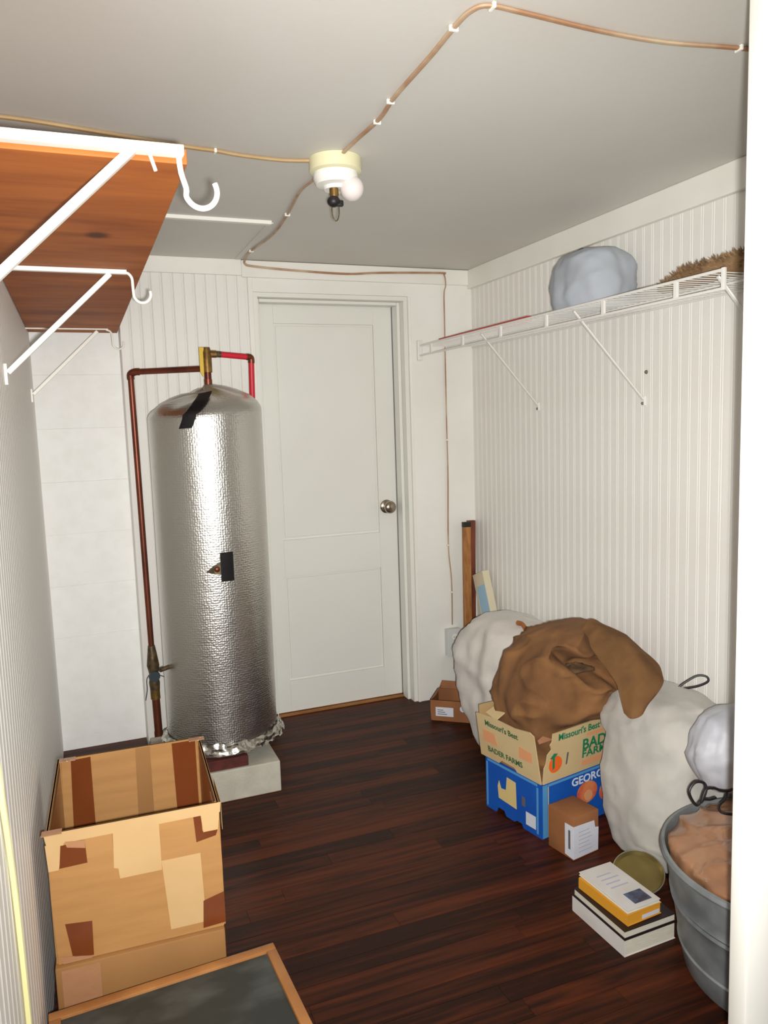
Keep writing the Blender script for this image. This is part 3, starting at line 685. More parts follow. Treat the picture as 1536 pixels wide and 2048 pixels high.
def patch(t, M, poly, mat, name, out=-0.0007, plane='front', L=1, D=1, lift=0.0, H=0.278, tp=0.0):
    bm = bmesh.new()
    if plane == 'front': Mx = M @ Matrix.Translation(V(0, out, 0))
    elif plane == 'backin': Mx = M @ Matrix.Translation(V(0, D + out, 0))
    a = [bm.verts.new(Mx @ V(u, (-tp * w / H if plane == 'front' else tp * w / H), w)) for u, w in poly]
    b = [bm.verts.new(Mx @ V(u, 0.0007 + (-tp * w / H if plane == 'front' else tp * w / H), w)) for u, w in poly]
    n = len(poly); bm.faces.new(a); bm.faces.new(b[::-1])
    for i in range(n): bm.faces.new((a[i], b[i], b[(i + 1) % n], a[(i + 1) % n]))
    return link(name, bm, mat, t)
def uv(*q): return [(u * BL, (1 - v) * BH) for u, v in q]
T = 'tape_patch'
lc = 'pale cream paper tape'; lb = 'dark brown packing tape'
def lab(o, l): o['label'] = l
lab(patch(ub, MB_, uv((-.012, -.003), (1.01, -.003), (1.005, .075), (.0, .085)), m_tape_cream, T, -0.0012), lc)
lab(patch(ub, MB_, uv((-.008, .08), (.095, .085), (.055, .28), (.0, .28)), m_tape_cream, T, -0.0011), lc)
lab(patch(ub, MB_, uv((.37, .05), (.635, .05), (.635, .44), (.39, .44), (.385, .36), (.36, .35)), m_tape_cream, T, -0.0009), lc)
lab(patch(ub, MB_, uv((.635, .37), (.87, .37), (.88, .93), (.665, .93)), m_tape_cream, T, -0.0012), lc)
lab(patch(ub, MB_, uv((.885, .07), (1.0, .07), (.985, .21), (.895, .21)), m_tape_cream, T, -0.0015), lc)
lab(patch(ub, MB_, uv((.84, .07), (.89, .07), (.89, .20), (.985, .21), (.97, .255), (.85, .28)), m_tape_brown, T, -0.0010), lb)
lab(patch(ub, MB_, uv((.075, .10), (.21, .10), (.215, .265), (.06, .27)), m_tape_brown, T, -0.0014), lb)
lab(patch(ub, MB_, uv((.10, .075), (.21, .09), (.21, .15), (.11, .12)), m_tape_clear, T, -0.0021), 'shiny clear tape')
lab(patch(ub, MB_, uv((.065, .70), (.215, .72), (.21, .985), (.095, .985)), m_tape_brown, T, -0.0010), lb)
lab(patch(ub, MB_, uv((.87, .76), (1.0, .72), (1.0, .97), (.86, .98)), m_tape_brown, T, -0.0016), lb)
lab(patch(ub, MB_, uv((.02, .94), (.2, .985), (.2, 1.0), (.04, 1.0)), m_tape_clear, T, -0.0022), 'shiny clear tape')
lab(patch(ub, MB_, uv((.21, .075), (.36, .055), (.36, .20), (.21, .235)), pm('tan_tape', rgb(172, 126, 76), 0.45), T, -0.0009), 'tan tape')
ins = -0.0068
lab(patch(ub, MB_, [(0.022, 0.02), (0.075, 0.02), (0.075, BH - 0.004), (0.03, BH - 0.006)], m_tape_brown, T, ins, 'backin', D=BD, H=BH), lb)
lab(patch(ub, MB_, [(BL - 0.065, 0.02), (BL - 0.012, 0.02), (BL - 0.012, BH - 0.004), (BL - 0.07, BH - 0.004)], m_tape_brown, T, ins, 'backin', D=BD, H=BH), lb)
lab(patch(ub, MB_, [(0.175, 0.02), (0.215, 0.02), (0.215, BH - 0.002), (0.18, BH - 0.002)], m_card2, T, ins, 'backin', D=BD, H=BH), 'plain cardboard fold strip')
# tape on the inner left and right walls
for x0_, nm in ((0.0064, m_tape_brown), (BL - 0.0070, m_tape_brown)):
    bm = bmesh.new(); add_box(bm, (x0_, 0.012, 0.03), (x0_ + 0.0006, BD - 0.03, BH - 0.012), MB_); lab(link(T, bm, nm, ub), lb)
bm = bmesh.new(); add_box(bm, (BL - 0.0079, 0.03, 0.10), (BL - 0.0073, 0.10, BH - 0.02), MB_); lab(link(T, bm, m_tape_clear, ub), 'shiny clear tape')
for (px_, py_) in ((0.008, 0.004), (0.02, BD - 0.012), (BL - 0.012, BD - 0.012)):
    bm = bmesh.new(); add_box(bm, (px_ - 0.016, py_ - 0.011, BH - 0.0005), (px_ + 0.022, py_ + 0.011, BH + 0.0008), MB_, bev=0.0004)
    lab(link(T, bm, m_tape_clear, ub), 'shiny clear tape')
# outer side of the box: cream and brown tape on the right wall
bm = bmesh.new(); add_box(bm, (BL + 0.0042, 0.0, BH * 0.78), (BL + 0.0048, 0.12, BH), MB_); lab(link(T, bm, m_tape_cream, ub), lc)

lbx = thing('cardboard_box', 'closed tan cardboard box on floor carrying the taped open box', 'box', (0.06, 1.78, 0))
M2 = frame((-0.117, 1.588, 0), ang)
bm = bmesh.new(); add_box(bm, (0, 0, 0), (0.338, 0.385, 0.222), M2, bev=0.004); link('carton', bm, m_card2, lbx, smooth=True)
bm = bmesh.new(); add_box(bm, (0.012, -0.0010, 0.10), (0.085, -0.0002, 0.215), M2); lab(link(T, bm, m_tape_clear, lbx), 'shiny clear tape')
bm = bmesh.new(); add_box(bm, (-0.0011, 0.02, 0.02), (-0.0003, 0.30, 0.2), M2); lab(link(T, bm, m_tape_brown, lbx), lb)

# ------------------------------------------------------------------ chalkboard
ca = math.radians(3.2)
CO = V(-0.128, 1.496, 0.178)
cb_ = thing('chalkboard', 'framed chalkboard with wooden frame lying flat in front of the cardboard boxes', 'chalkboard', (0.09, 1.2, 0.178))
CL, CD = 0.440, 0.62
MC = frame(CO, ca) @ Matrix.Translation(V(0, -CD, 0))
fwid = 0.021
bm = bmesh.new(); add_box(bm, (0.01, 0.01, 0.004), (CL - 0.01, CD - 0.01, 0.0155), MC); link('slate', bm, m_slate, cb_)
for lo, hi in (((0, CD - fwid, 0), (CL, CD, 0.022)), ((0, 0, 0), (CL, fwid, 0.022)), ((0, fwid, 0), (fwid, CD - fwid, 0.022)), ((CL - fwid, fwid, 0), (CL, CD - fwid, 0.022))):
    bm = bmesh.new(); add_box(bm, lo, hi, MC, bev=0.002); link('frame_rail', bm, m_oak, cb_, smooth=True)
sc = thing('cardboard_carton', 'low brown carton on the floor underneath the chalkboard', 'box', (0.08, 1.2, 0))
bm = bmesh.new(); add_box(bm, (0.03, 0.06, -0.178), (CL - 0.09, CD - 0.09, -0.0006), MC, bev=0.003); link('carton', bm, m_card_dk, sc, smooth=True)

# hanging cord on the left wall
tag(tb('hanging_cord', smooth_path([(XL + 0.012, 1.10, 1.2), (XL + 0.012, 1.12, 0.95), (XL + 0.012, 1.16, 0.80), (XL + 0.012, 1.2, 0.68), (XL + 0.012, 1.222, 0.58), (XL + 0.012, 1.236, 0.45), (XL + 0.012, 1.24, 0.36), (XL + 0.012, 1.24, 0.21)], 6), 0.0045, m_cord, None, 8),
    'pale yellow cord hanging down the left beadboard wall near the chalkboard', 'cord')

# ------------------------------------------------------------------ outlet
ou = thing('power_outlet', 'grey wall outlet box low beside the leaning sticks', 'outlet', (1.558, 3.14, 0.2))
bx('outlet_box', (1.522, YB - 0.036, 0.205), (1.592, YB - 0.0004, 0.33), m_outlet, ou, bev=0.003)
bx('cover_plate', (1.520, YB - 0.040, 0.203), (1.594, YB - 0.0362, 0.332), m_outlet, ou, bev=0.0015)
for z in (0.24, 0.295):
    bm = bmesh.new(); add_lathe(bm, [(0.001, 0), (0.015, 0), (0.015, 0.002), (0.001, 0.002)], (1.557, YB - 0.0402, z), '-Y', 18); r_ = link('receptacle', bm, m_porcelain, ou)
    for dx in (-0.005, 0.005): bx('slot', (1.557 + dx - 0.001, YB - 0.0428, z - 0.004), (1.557 + dx + 0.001, YB - 0.0421, z + 0.004), m_slot, r_)

# ------------------------------------------------------------------ sticks in the corner
def slanted(name, a, b, wx, wy, mat, label=None, cat=None, parent=None, bev=0.002):
    a, b = Vector(a), Vector(b); d = b - a; z = d.normalized(); x = (V(1, 0, 0) - z * z.x).normalized(); y_ = z.cross(x)
    M = Matrix(((x.x, y_.x, z.x, a.x), (x.y, y_.y, z.y, a.y), (x.z, y_.z, z.z, a.z), (0, 0, 0, 1)))
    bm = bmesh.new(); add_box(bm, (-wx / 2, -wy / 2, 0), (wx / 2, wy / 2, d.length), M, bev)
    return link(name, bm, mat, parent), M, d.length
st = thing('wooden_stick', 'tan wooden stick with dark top leaning in the back corner', 'stick', (1.60, 3.08, 0))
o_, Ms, ls = slanted('shaft', (1.590, 3.065, 0.003), (1.616, 3.105, 0.826), 0.036, 0.02, m_stick, parent=st)
bm = bmesh.new(); add_box(bm, (-0.0185, -0.0105, ls - 0.022), (0.0185, 0.0105, ls + 0.001), Ms, 0.001); link('dark_end', bm, m_black, st)
s2, _, _ = slanted('wooden_stick', (1.636, 3.12, 0.003), (1.656, 3.135, 0.828), 0.038, 0.02, m_stick2)
tag(s2, 'dark reddish stick leaning in the corner just behind the tan stick', 'stick')
bd = thing('leaning_board', 'narrow cream board with pale blue side leaning behind the white sack', 'board', (1.645, 2.86, 0))
_, Mb, lb_ = slanted('board', (1.652, 2.80, 0.003), (1.652, 3.045, 0.60), 0.034, 0.10, m_creamedge, parent=bd)
bm = bmesh.new(); add_box(bm, (-0.0185, -0.047, 0.04), (-0.0173, 0.03, lb_ - 0.06), Mb); link('blue_side', bm, m_bluefolder, bd)

# ------------------------------------------------------------------ small brown carton at the back
a5 = math.atan2(-0.118, 0.151); M5 = frame((1.341, 2.942, 0), a5)
sc5 = thing('small_carton', 'small open brown carton with white label by the back corner', 'box', (1.42, 2.95, 0))
carton_open(sc5, M5, 0.20, 0.15, 0.092, 0.004, m_card_dk, 0.002)
bm = bmesh.new(); add_poly(bm, [(0, 0), (0.19, 0), (0.18, 0.032), (0.012, 0.035)], M5 @ Matrix.Translation(V(0.005, 0.149, 0.0925)) @ Matrix.Rotation(-0.35, 4, 'X'), 0.003); link('flap', bm, m_card_dk, sc5)
bm = bmesh.new(); add_poly(bm, [(0, 0), (0.13, 0), (0.115, 0.026), (0.012, 0.03)], M5 @ Matrix.Translation(V(0.0, 0.14, 0.0925)) @ Matrix.Rotation(-PI / 2, 4, 'Z') @ Matrix.Rotation(-0.8, 4, 'X'), 0.003); link('flap', bm, m_card_dk, sc5)
bm = bmesh.new(); add_poly(bm, [(0.022, 0.022), (0.10, 0.022), (0.10, 0.062), (0.022, 0.062)], M5 @ Matrix.Translation(V(0, -0.0032, 0)), 0.0006); wl_ = link('label', bm, m_label, sc5)
for k in range(3):
    bm = bmesh.new(); add_poly(bm, [(0.03, 0.030 + 0.009 * k), (0.072 - 0.008 * k, 0.030 + 0.009 * k), (0.072 - 0.008 * k, 0.033 + 0.009 * k), (0.03, 0.033 + 0.009 * k)], M5 @ Matrix.Translation(V(0, -0.0036, 0)), 0.0003); link('print_line', bm, m_ink, wl_)
bm = bmesh.new(); add_poly(bm, [(0.142 + 0.014 * math.cos(a), 0.06 + 0.014 * math.sin(a)) for a in (2 * PI * k / 16 for k in range(16))], M5 @ Matrix.Translation(V(0, -0.0032, 0)), 0.0006); link('round_sticker', bm, m_label, sc5)

# ------------------------------------------------------------------ white sack at the back
wk = thing('cotton_sack', 'off-white crumpled cotton sack slumped behind the produce boxes', 'sack', (1.50, 2.53, 0))
bm = blob((1.50, 2.55, 0), 0.196, 0.20, [(0.0, 0.0), (0.0, 0.42), (0.03, 0.62), (0.14, 0.80), (0.26, 0.96), (0.36, 1.0), (0.44, 0.92), (0.50, 0.72), (0.53, 0.40), (0.535, 0.05)], folds=0.035, nf=7, noise_amp=0.11, nscale=7, seed=5, crease=0.06, cscale=6, post=clampf(xmax=1.69, zmin=0.001))
link('sack_body', bm, m_wbag, wk, smooth='all')
def on_blob(): pass
tb('rust_tie', smooth_path([(1.475, 2.44, 0.532), (1.497, 2.44, 0.522), (1.49, 2.405, 0.502), (1.462, 2.385, 0.482), (1.445, 2.385, 0.472)], 4), 0.009, m_rust, wk, 8)

# ------------------------------------------------------------------ produce boxes
ya = math.atan2(0.055, 0.283)
bb = thing('produce_box', 'blue printed fruit box with GEORGIA lettering underneath the tan produce box', 'box', (1.42, 2.09, 0))
M6 = frame((1.241, 1.922, 0), ya)
bl, bd_, bh = 0.40, 0.265, 0.176
bm = bmesh.new(); add_poly(bm, [(0, 0), (bl, 0), (bl, bh), (0, bh)], M6, 0.005); bo = link('front_panel', bm, m_blue_print, bb)
ML = M6 @ Matrix.Rotation(PI / 2, 4, 'Z') @ Matrix.Scale(-1, 4, V(0, 1, 0))    # u runs back along the left side, thickness inwards
bm = bmesh.new(); add_poly(bm, [(0.0052, 0), (0.085, 0), (0.092, 0.012), (0.115, 0.012), (0.125, 0.004), (0.165, 0.004), (0.175, 0.02), (0.205, 0.02), (0.215, 0.0), (bd_, 0), (bd_, bh), (0.0052, bh)], ML, 0.005); link('side_panel', bm, m_blue_print, bb)
MR = ML @ Matrix.Translation(V(0, bl - 0.005, 0)); bm = bmesh.new(); add_poly(bm, [(0.0052, 0), (bd_, 0), (bd_, bh), (0.0052, bh)], MR, 0.005); link('side_panel', bm, m_blue_print, bb)
bm = bmesh.new(); add_poly(bm, [(0.0052, 0), (bl - 0.0055, 0), (bl - 0.0055, bh), (0.0052, bh)], M6 @ Matrix.Translation(V(0, bd_ - 0.005, 0)), 0.005); link('back_panel', bm, m_blue_print, bb)
bm = bmesh.new(); add_box(bm, (0.006, 0.006, bh - 0.012), (bl - 0.006, bd_ - 0.006, bh - 0.004), M6); link('lid_panel', bm, m_tan_in, bb)
def onf(poly, M, mat, name, par, o=0.0009, th=0.0006):
    bm = bmesh.new(); add_poly(bm, poly, M @ Matrix.Translation(V(0, -o, 0)), th); return link(name, bm, mat, par)
onf([(0.002, 0.002), (0.022, 0.002), (0.022, bh - 0.004), (0.002, bh - 0.004)], M6, m_blue_lt, 'corner_stripe', bb)
onf([(0.024, 0.002), (0.027, 0.002), (0.027, bh - 0.012), (0.024, bh - 0.012)], M6, m_yel_ink, 'edge_line', bb)
onf([(0.024, bh - 0.012), (bl - 0.01, bh - 0.012), (bl - 0.01, bh - 0.004), (0.024, bh - 0.004)], M6, m_blue_lt, 'edge_line', bb)
text('lettering', 'GEORGIA', 0.036, M6 @ Matrix.Translation(V(0.125, -0.0012, bh - 0.042)), m_white_ink, bb, 1.15)
pz = bh - 0.078
onf([(0.195 + 0.046 * math.cos(a), pz + 0.036 * math.sin(a)) for a in (2 * PI * k / 24 for k in range(24))], M6, m_redpeach, 'peach_picture', bb)
onf([(0.20 + 0.018 * math.cos(a), pz - 0.012 + 0.018 * math.sin(a)) for a in (2 * PI * k / 16 for k in range(16))], M6, m_peach, 'peach_picture', bb, 0.0016)
onf([(0.29 + 0.04 * math.cos(a), pz - 0.02 + 0.034 * math.sin(a)) for a in (2 * PI * k / 24 for k in range(24))], M6, m_redpeach, 'peach_picture', bb)
onf([(0.02, bh - 0.012), (bd_ - 0.01, bh - 0.012), (bd_ - 0.01, bh - 0.004), (0.02, bh - 0.004)], ML, m_blue_lt, 'edge_line', bb)
onf([(bd_ - 0.012, 0.008), (bd_ - 0.004, 0.008), (bd_ - 0.004, bh - 0.016), (bd_ - 0.012, bh - 0.016)], ML, m_blue_lt, 'edge_line', bb)
onf([(0.016, 0.01), (0.024, 0.01), (0.024, bh - 0.016), (0.016, bh - 0.016)], ML, m_blue_lt, 'edge_line', bb)
onf([(0.115, 0.05), (0.20, 0.055), (0.205, 0.095), (0.198, 0.115), (0.188, 0.092), (0.165, 0.095), (0.160, 0.14), (0.118, 0.138)], ML, m_yel_ink, 'torn_patch', bb)
onf([(0.028, 0.02), (0.072, 0.02), (0.072, 0.062), (0.028, 0.062)], ML, m_label, 'label', bb)
onf([(0.075, 0.075), (0.09, 0.075), (0.09, 0.105), (0.075, 0.105)], ML, m_ink, 'dark_mark', bb)

tbx = thing('produce_box', 'tan produce box with green lettering and orange peach, full of burlap', 'box', (1.42, 2.09, 0.178))
M7 = frame((1.236, 1.916, 0.1785), ya) 
tl, td, th_ = 0.41, 0.285, 0.16
FL = M7 @ Matrix.Rotation(0.06, 4, 'X')
bm = bmesh.new(); add_poly(bm, [(0.006, 0), (tl, 0), (tl, th_), (0.040, th_ - 0.004), (0.038, th_ - 0.030), (0.030, th_ - 0.038), (0.036, th_ - 0.055), (0.020, th_ - 0.068), (0.016, th_ - 0.095), (0.008, th_ - 0.11)], FL, 0.004); link('front_panel', bm, m_tan_print, tbx)
M7L = M7 @ Matrix.Rotation(PI / 2, 4, 'Z') @ Matrix.Scale(-1, 4, V(0, 1, 0)) @ Matrix.Rotation(0.13, 4, 'X')
bm = bmesh.new(); add_poly(bm, [(0.004, 0), (0.11, 0), (0.12, 0.012), (0.18, 0.014), (0.195, 0.0), (td, 0), (td, th_ - 0.012), (0.20, th_ - 0.004), (0.10, th_ - 0.006), (0.03, th_ + 0.004), (0.012, th_ - 0.004)], M7L, 0.004); link('side_panel', bm, m_tan_print, tbx)
bm = bmesh.new(); add_poly(bm, [(0.0, 0), (tl, 0), (tl, th_), (0.0, th_ + 0.008)], M7 @ Matrix.Translation(V(0, td - 0.004, 0)) @ Matrix.Rotation(-0.05, 4, 'X'), 0.004); link('back_panel', bm, m_tape_cream, tbx)
bm = bmesh.new(); add_poly(bm, [(0.006, 0), (td - 0.006, 0), (td - 0.006, th_), (0.006, th_)], M7 @ Matrix.Translation(V(tl - 0.006, 0, 0)) @ Matrix.Rotation(PI / 2, 4, 'Z') @ Matrix.Scale(-1, 4, V(0, 1, 0)), 0.004); link('side_panel', bm, m_tan_print, tbx)
bm = bmesh.new(); add_box(bm, (0.008, 0.008, 0.0), (tl - 0.01, td - 0.008, 0.006), M7); link('bottom_panel', bm, m_tan_in, tbx)
# torn inner flap at the near corner, folded in
bm = bmesh.new(); add_poly(bm, [(0, 0), (0.075, 0), (0.07, 0.018), (0.035, 0.022), (0.0, 0.012)], M7 @ Matrix.Translation(V(0.006, 0.014, th_ - 0.035)) @ Matrix.Rotation(-0.7, 4, 'X'), 0.003); link('torn_flap', bm, m_tan_in, tbx)
bm = bmesh.new(); add_poly(bm, [(0, 0), (0.075, 0), (0.07, 0.045), (0.0, 0.04)], M7 @ Matrix.Translation(V(-0.018, td - 0.10, th_ - 0.01)) @ Matrix.Rotation(PI / 2 - 0.25, 4, 'Z') @ Matrix.Rotation(1.0, 4, 'X'), 0.003); link('torn_flap', bm, m_tan_print, tbx)
text('lettering', "Missouri's Best", 0.030, FL @ Matrix.Translation(V(0.062, -0.0010, th_ - 0.031)), m_green, tbx, 1.0)
text('lettering', 'BADER', 0.050, FL @ Matrix.Translation(V(0.168, -0.0010, th_ - 0.090)), m_green, tbx, 1.1)
text('lettering', 'FARMS', 0.034, FL @ Matrix.Translation(V(0.168, -0.0010, th_ - 0.116)), m_green, tbx, 1.3)
onf([(0.185, th_ - 0.048), (0.33, th_ - 0.048), (0.33, th_ - 0.038), (0.185, th_ - 0.038)], FL, m_peach, 'orange_stripe', tbx)
onf([(0.168, 0.016), (0.33, 0.016), (0.33, 0.034), (0.168, 0.034)], FL, m_peach, 'orange_stripe', tbx)
onf([(0.052 + 0.030 * math.cos(a) * (1.0 if math.cos(a) > 0 else 0.85), 0.055 + 0.027 * math.sin(a)) for a in (2 * PI * k / 24 for k in range(24))], FL, m_orange, 'peach_logo', tbx)
lg = onf([(0.030, 0.078), (0.046, 0.092), (0.062, 0.088), (0.050, 0.078), (0.050, 0.044), (0.042, 0.040), (0.041, 0.075)], FL, m_green, 'logo_leaf', tbx, 0.0016)
onf([(0.098, 0.042), (0.104, 0.042), (0.110, 0.080), (0.103, 0.080)], FL, m_ink, 'small_mark', tbx)
MT = M7L @ Matrix.Translation(V(td - 0.012, 0, 0)) @ Matrix.Scale(-1, 4, V(1, 0, 0))
text('lettering', "Missouri's Best", 0.026, MT @ Matrix.Translation(V(0.03, -0.0010, th_ - 0.040)), m_dkgreen, tbx, 1.0)
text('lettering', 'BADER FARMS', 0.026, MT @ Matrix.Translation(V(0.03, -0.0010, 0.028)), m_dkgreen, tbx, 1.0)
onf([(0.03, 0.06), (0.09, 0.06), (0.085, 0.10), (0.03, 0.095)], M7L, m_peach, 'orange_stripe', tbx)
onf([(0.19, 0.06), (0.26, 0.06), (0.26, 0.10), (0.2, 0.10)], M7L, m_peach, 'orange_stripe', tbx)

# burlap sack
bs = thing('burlap_sack', 'brown burlap sack heaped in the tan produce box with mouth folded open', 'sack', (1.43, 2.08, 0.186))
HC = V(1.40, 1.91, 0.520)
def bpost(p):
    d = V((p.x - HC.x - 0.01) / 0.120, (p.y - HC.y) / 0.14, (p.z - HC.z + 0.42 * (p.x - HC.x) + 0.012 * math.sin(p.x * 55)) / 0.040); q = d.length
    if q < 1.0: p.y += 0.125 * (1 - q * q) ** 0.9; p.z -= 0.01 * (1 - q)
    elif q < 1.5: p.y -= 0.014 * math.sin((q - 1.0) / 0.5 * PI)
    p.x = min(p.x, 1.69)
    if p.z < 0.36:      # the part inside the box stays inside it
        l = M7.inverted() @ p; l.x = min(max(l.x, 0.012), tl - 0.014); l.y = min(max(l.y, 0.014), td - 0.012); q2 = M7 @ l
        p = p.lerp(q2, min(1.0, (0.36 - p.z) / 0.03))
    p.z = max(p.z, 0.1875)
    return p
bm = blob((1.432, 2.07, 0.186), 0.235, 0.175, [(0.0, 0.0), (0.002, 0.7), (0.05, 0.85), (0.14, 0.92), (0.20, 1.0), (0.25, 1.0), (0.31, 0.93), (0.365, 0.78), (0.405, 0.55), (0.428, 0.28), (0.432, 0.03)], nseg=120, sub=9, folds=0.022, nf=6, noise_amp=0.05, nscale=6, seed=9, sq=2.2, post=bpost, crease=0.13, cscale=5)
link('sack_body', bm, m_burlap, bs, smooth='all')
FLP = [[(1.464, 2.030, 0.605), (1.452, 1.950, 0.556), (1.463, 1.872, 0.485), (1.494, 1.862, 0.378)],
       [(1.503, 2.060, 0.622), (1.507, 1.925, 0.588), (1.502, 1.828, 0.520), (1.490, 1.826, 0.376)],
       [(1.537, 2.080, 0.620), (1.571, 1.945, 0.582), (1.565, 1.838, 0.516), (1.530, 1.826, 0.378)],
       [(1.578, 2.100, 0.606), (1.647, 1.985, 0.545), (1.652, 1.870, 0.470), (1.565, 1.838, 0.402)]]
def flap(u, v):
    rows = []
    for c, kf in zip(FLP, (0.0, 0.005, 0.015, 0.03)):
        p = smooth_path([V(0, 0, CAM_Z) + (Vector(w_) - V(0, 0, CAM_Z)) * (kr - kf) for w_, kr in zip(c, (0.985, 0.965, 0.940, 0.905))], 8); i = min(int(v * (len(p) - 1)), len(p) - 2); t = v * (len(p) - 1) - i; rows.append(p[i].lerp(p[i + 1], t))
    p = smooth_path(rows, 8); i = min(int(u * (len(p) - 1)), len(p) - 2); t = u * (len(p) - 1) - i
    q = p[i].lerp(p[i + 1], t); n_ = noise.noise(q * 14) + 0.8 * (1 - abs(noise.noise(q * 9 + V(4, 0, 0)))) ** 4; return q + V(0.0, -0.009 * n_, 0.007 * n_)
bm = bmesh.new(); add_grid(bm, flap, 26, 30); bmesh.ops.solidify(bm, geom=bm.faces[:], thickness=0.008)
link('folded_mouth', bm, m_burlap_fold_lit, bs, smooth='all')
bm = blob((1.425, 2.012, 0.470), 0.050, 0.026, [(0.0, 0.3), (0.014, 1.0), (0.03, 0.7), (0.042, 0.1)], folds=0.16, nf=4, noise_amp=0.30, nscale=30, seed=4, nseg=32, sq=3.5)
link('contents', bm, m_burlap_in, bs, smooth='all')

# small labelled carton on the floor
kb = thing('small_carton', 'small brown carton with big white label on floor in front of the blue box', 'box', (1.30, 1.84, 0))
M8 = frame((1.259, 1.787, 0), math.atan2(0.018, 0.101))
bm = bmesh.new(); add_box(bm, (0, 0, 0), (0.103, 0.104, 0.130), M8, bev=0.002); link('carton', bm, m_card_dk, kb, smooth=True)
wl2 = onf([(-0.0006, 0.004), (0.100, 0.004), (0.102, 0.075), (0.088, 0.078), (0.084, 0.100), (0.0, 0.104)], M8, m_label, 'label', kb, 0.0008)
for k in range(6):
    onf([(0.02, 0.02 + 0.012 * k), (0.075 - 0.006 * (k % 3), 0.02 + 0.012 * k), (0.075 - 0.006 * (k % 3), 0.0225 + 0.012 * k), (0.02, 0.0225 + 0.012 * k)], M8, pm('label_print', rgb(176, 176, 190), 0.6) if k == 0 else bpy.data.materials['label_print'], 'print_line', wl2, 0.0012, 0.0003)
M8L = M8 @ Matrix.Rotation(PI / 2, 4, 'Z') @ Matrix.Scale(-1, 4, V(0, 1, 0))
onf([(-0.0006, 0.004), (0.034, 0.008), (0.034, 0.104), (-0.0006, 0.104)], M8L, m_label, 'label_side', kb, 0.0008)
onf([(0.012, 0.03), (0.020, 0.03), (0.020, 0.088), (0.012, 0.088)], M8L, m_ink, 'print_bar', kb, 0.0012)

# big white sack
bg = thing('laundry_sack', 'big off-white drawstring sack standing between fruit boxes and metal tub', 'sack', (1.53, 1.69, 0))
def bgpost(p):
    p.x = min(p.x, 1.69); p.z = max(p.z, 0.001)
    if p.z > 0.27 and p.y < 1.545: p.y = 1.545
    if p.y > 1.80 and p.z < 0.36: p.y = 1.80 + (p.y - 1.80) * 0.55
    lx = M6.inverted() @ p
    if p.z < 0.39 and lx.y > -0.012: lx.y = -0.012; p = M6 @ lx
    dt = math.hypot(p.x - 1.35, p.y - 1.615)
    if p.z < 0.075 and dt < 0.082: p.x = 1.35 + (p.x - 1.35) * 0.082 / dt; p.y = 1.615 + (p.y - 1.615) * 0.082 / dt
    d = math.hypot(p.x - 1.43, p.y - 1.21); rr = 0.222 + 0.055 * min(p.z, 0.29) / 0.29 + 0.012
    if p.z < 0.32 and d < rr: s = rr / max(d, 1e-4); p.x = 1.43 + (p.x - 1.43) * s; p.y = 1.21 + (p.y - 1.21) * s; p.x = min(p.x, 1.69)
    return p
bm = blob((1.540, 1.735, 0), 0.158, 0.200, [(0.0, 0.0), (0.0, 0.62), (0.03, 0.84), (0.12, 1.0), (0.22, 1.06), (0.33, 1.0), (0.40, 0.92), (0.445, 0.80), (0.475, 0.62), (0.487, 0.3), (0.487, 0.05)], nseg=96, sub=7, folds=0.018, nf=8, noise_amp=0.06, nscale=6, seed=12, sq=2.6, foldw=lambda t: 0.3 + 2.2 * max(0, t - 0.6), post=bgpost, crease=0.045, cscale=9)
link('sack_body', bm, m_bigbag, bg, smooth='all')
lpz = [(1.60, 1.745, 0.483), (1.618, 1.735, 0.500), (1.645, 1.718, 0.520), (1.662, 1.700, 0.520), (1.660, 1.692, 0.508), (1.635, 1.705, 0.494), (1.605, 1.735, 0.481)]
tb('drawstring', smooth_path(lpz, 5), 0.0035, m_black, bg, 8)

# grey plastic bag above the tub
gb = thing('plastic_bag', 'shiny grey plastic bag with black drawstring behind the metal tub', 'bag', (1.6, 1.47, 0.33))
bm = blob((1.535, 1.455, 0.325), 0.140, 0.090, [(0.0, 0.0), (0.0, 0.55), (0.03, 0.85), (0.09, 1.0), (0.14, 0.95), (0.185, 0.72), (0.205, 0.4), (0.21, 0.05)], nseg=72, folds=0.03, nf=9, noise_amp=0.08, nscale=8, seed=21, crease=0.05, cscale=12, post=clampf(xmax=1.69, ymax=1.535, ymin=1.362))
link('bag_body', bm, m_graybag, gb, smooth='all')

# ------------------------------------------------------------------ metal tub
TX, TY = 1.43, 1.205
tu = thing('metal_tub', 'round galvanised steel tub by the door casing filled with bagged brown paper', 'tub', (TX, TY, 0))
bm = bmesh.new()
R0, R1, TH = 0.222, 0.268, 0.285
def rr_(z): return R0 + (R1 - R0) * z / TH
prof = [(0.001, 0.0005), (R0 - 0.012, 0.0005), (R0 - 0.004, 0.002), (R0, 0.008)]
for z in (0.05, 0.062, 0.066, 0.070, 0.082, 0.14, 0.165, 0.172, 0.179, 0.186, 0.193, 0.21, 0.26, 0.272):
    prof.append((rr_(z) + (0.004 if z in (0.066, 0.172, 0.186) else 0), z))
prof += [(rr_(TH) + 0.006, 0.274), (rr_(TH) + 0.009, 0.281), (rr_(TH) + 0.006, 0.289), (rr_(TH) - 0.001, 0.290), (rr_(TH) - 0.004, 0.283), (rr_(0.2) - 0.003, 0.2), (rr_(0.05) - 0.003, 0.05), (R0 - 0.006, 0.004), (0.001, 0.004)]
add_lathe(bm, prof, (TX, TY, 0), seg=72); 
link('tub_body', bm, m_galv, tu, smooth=True)
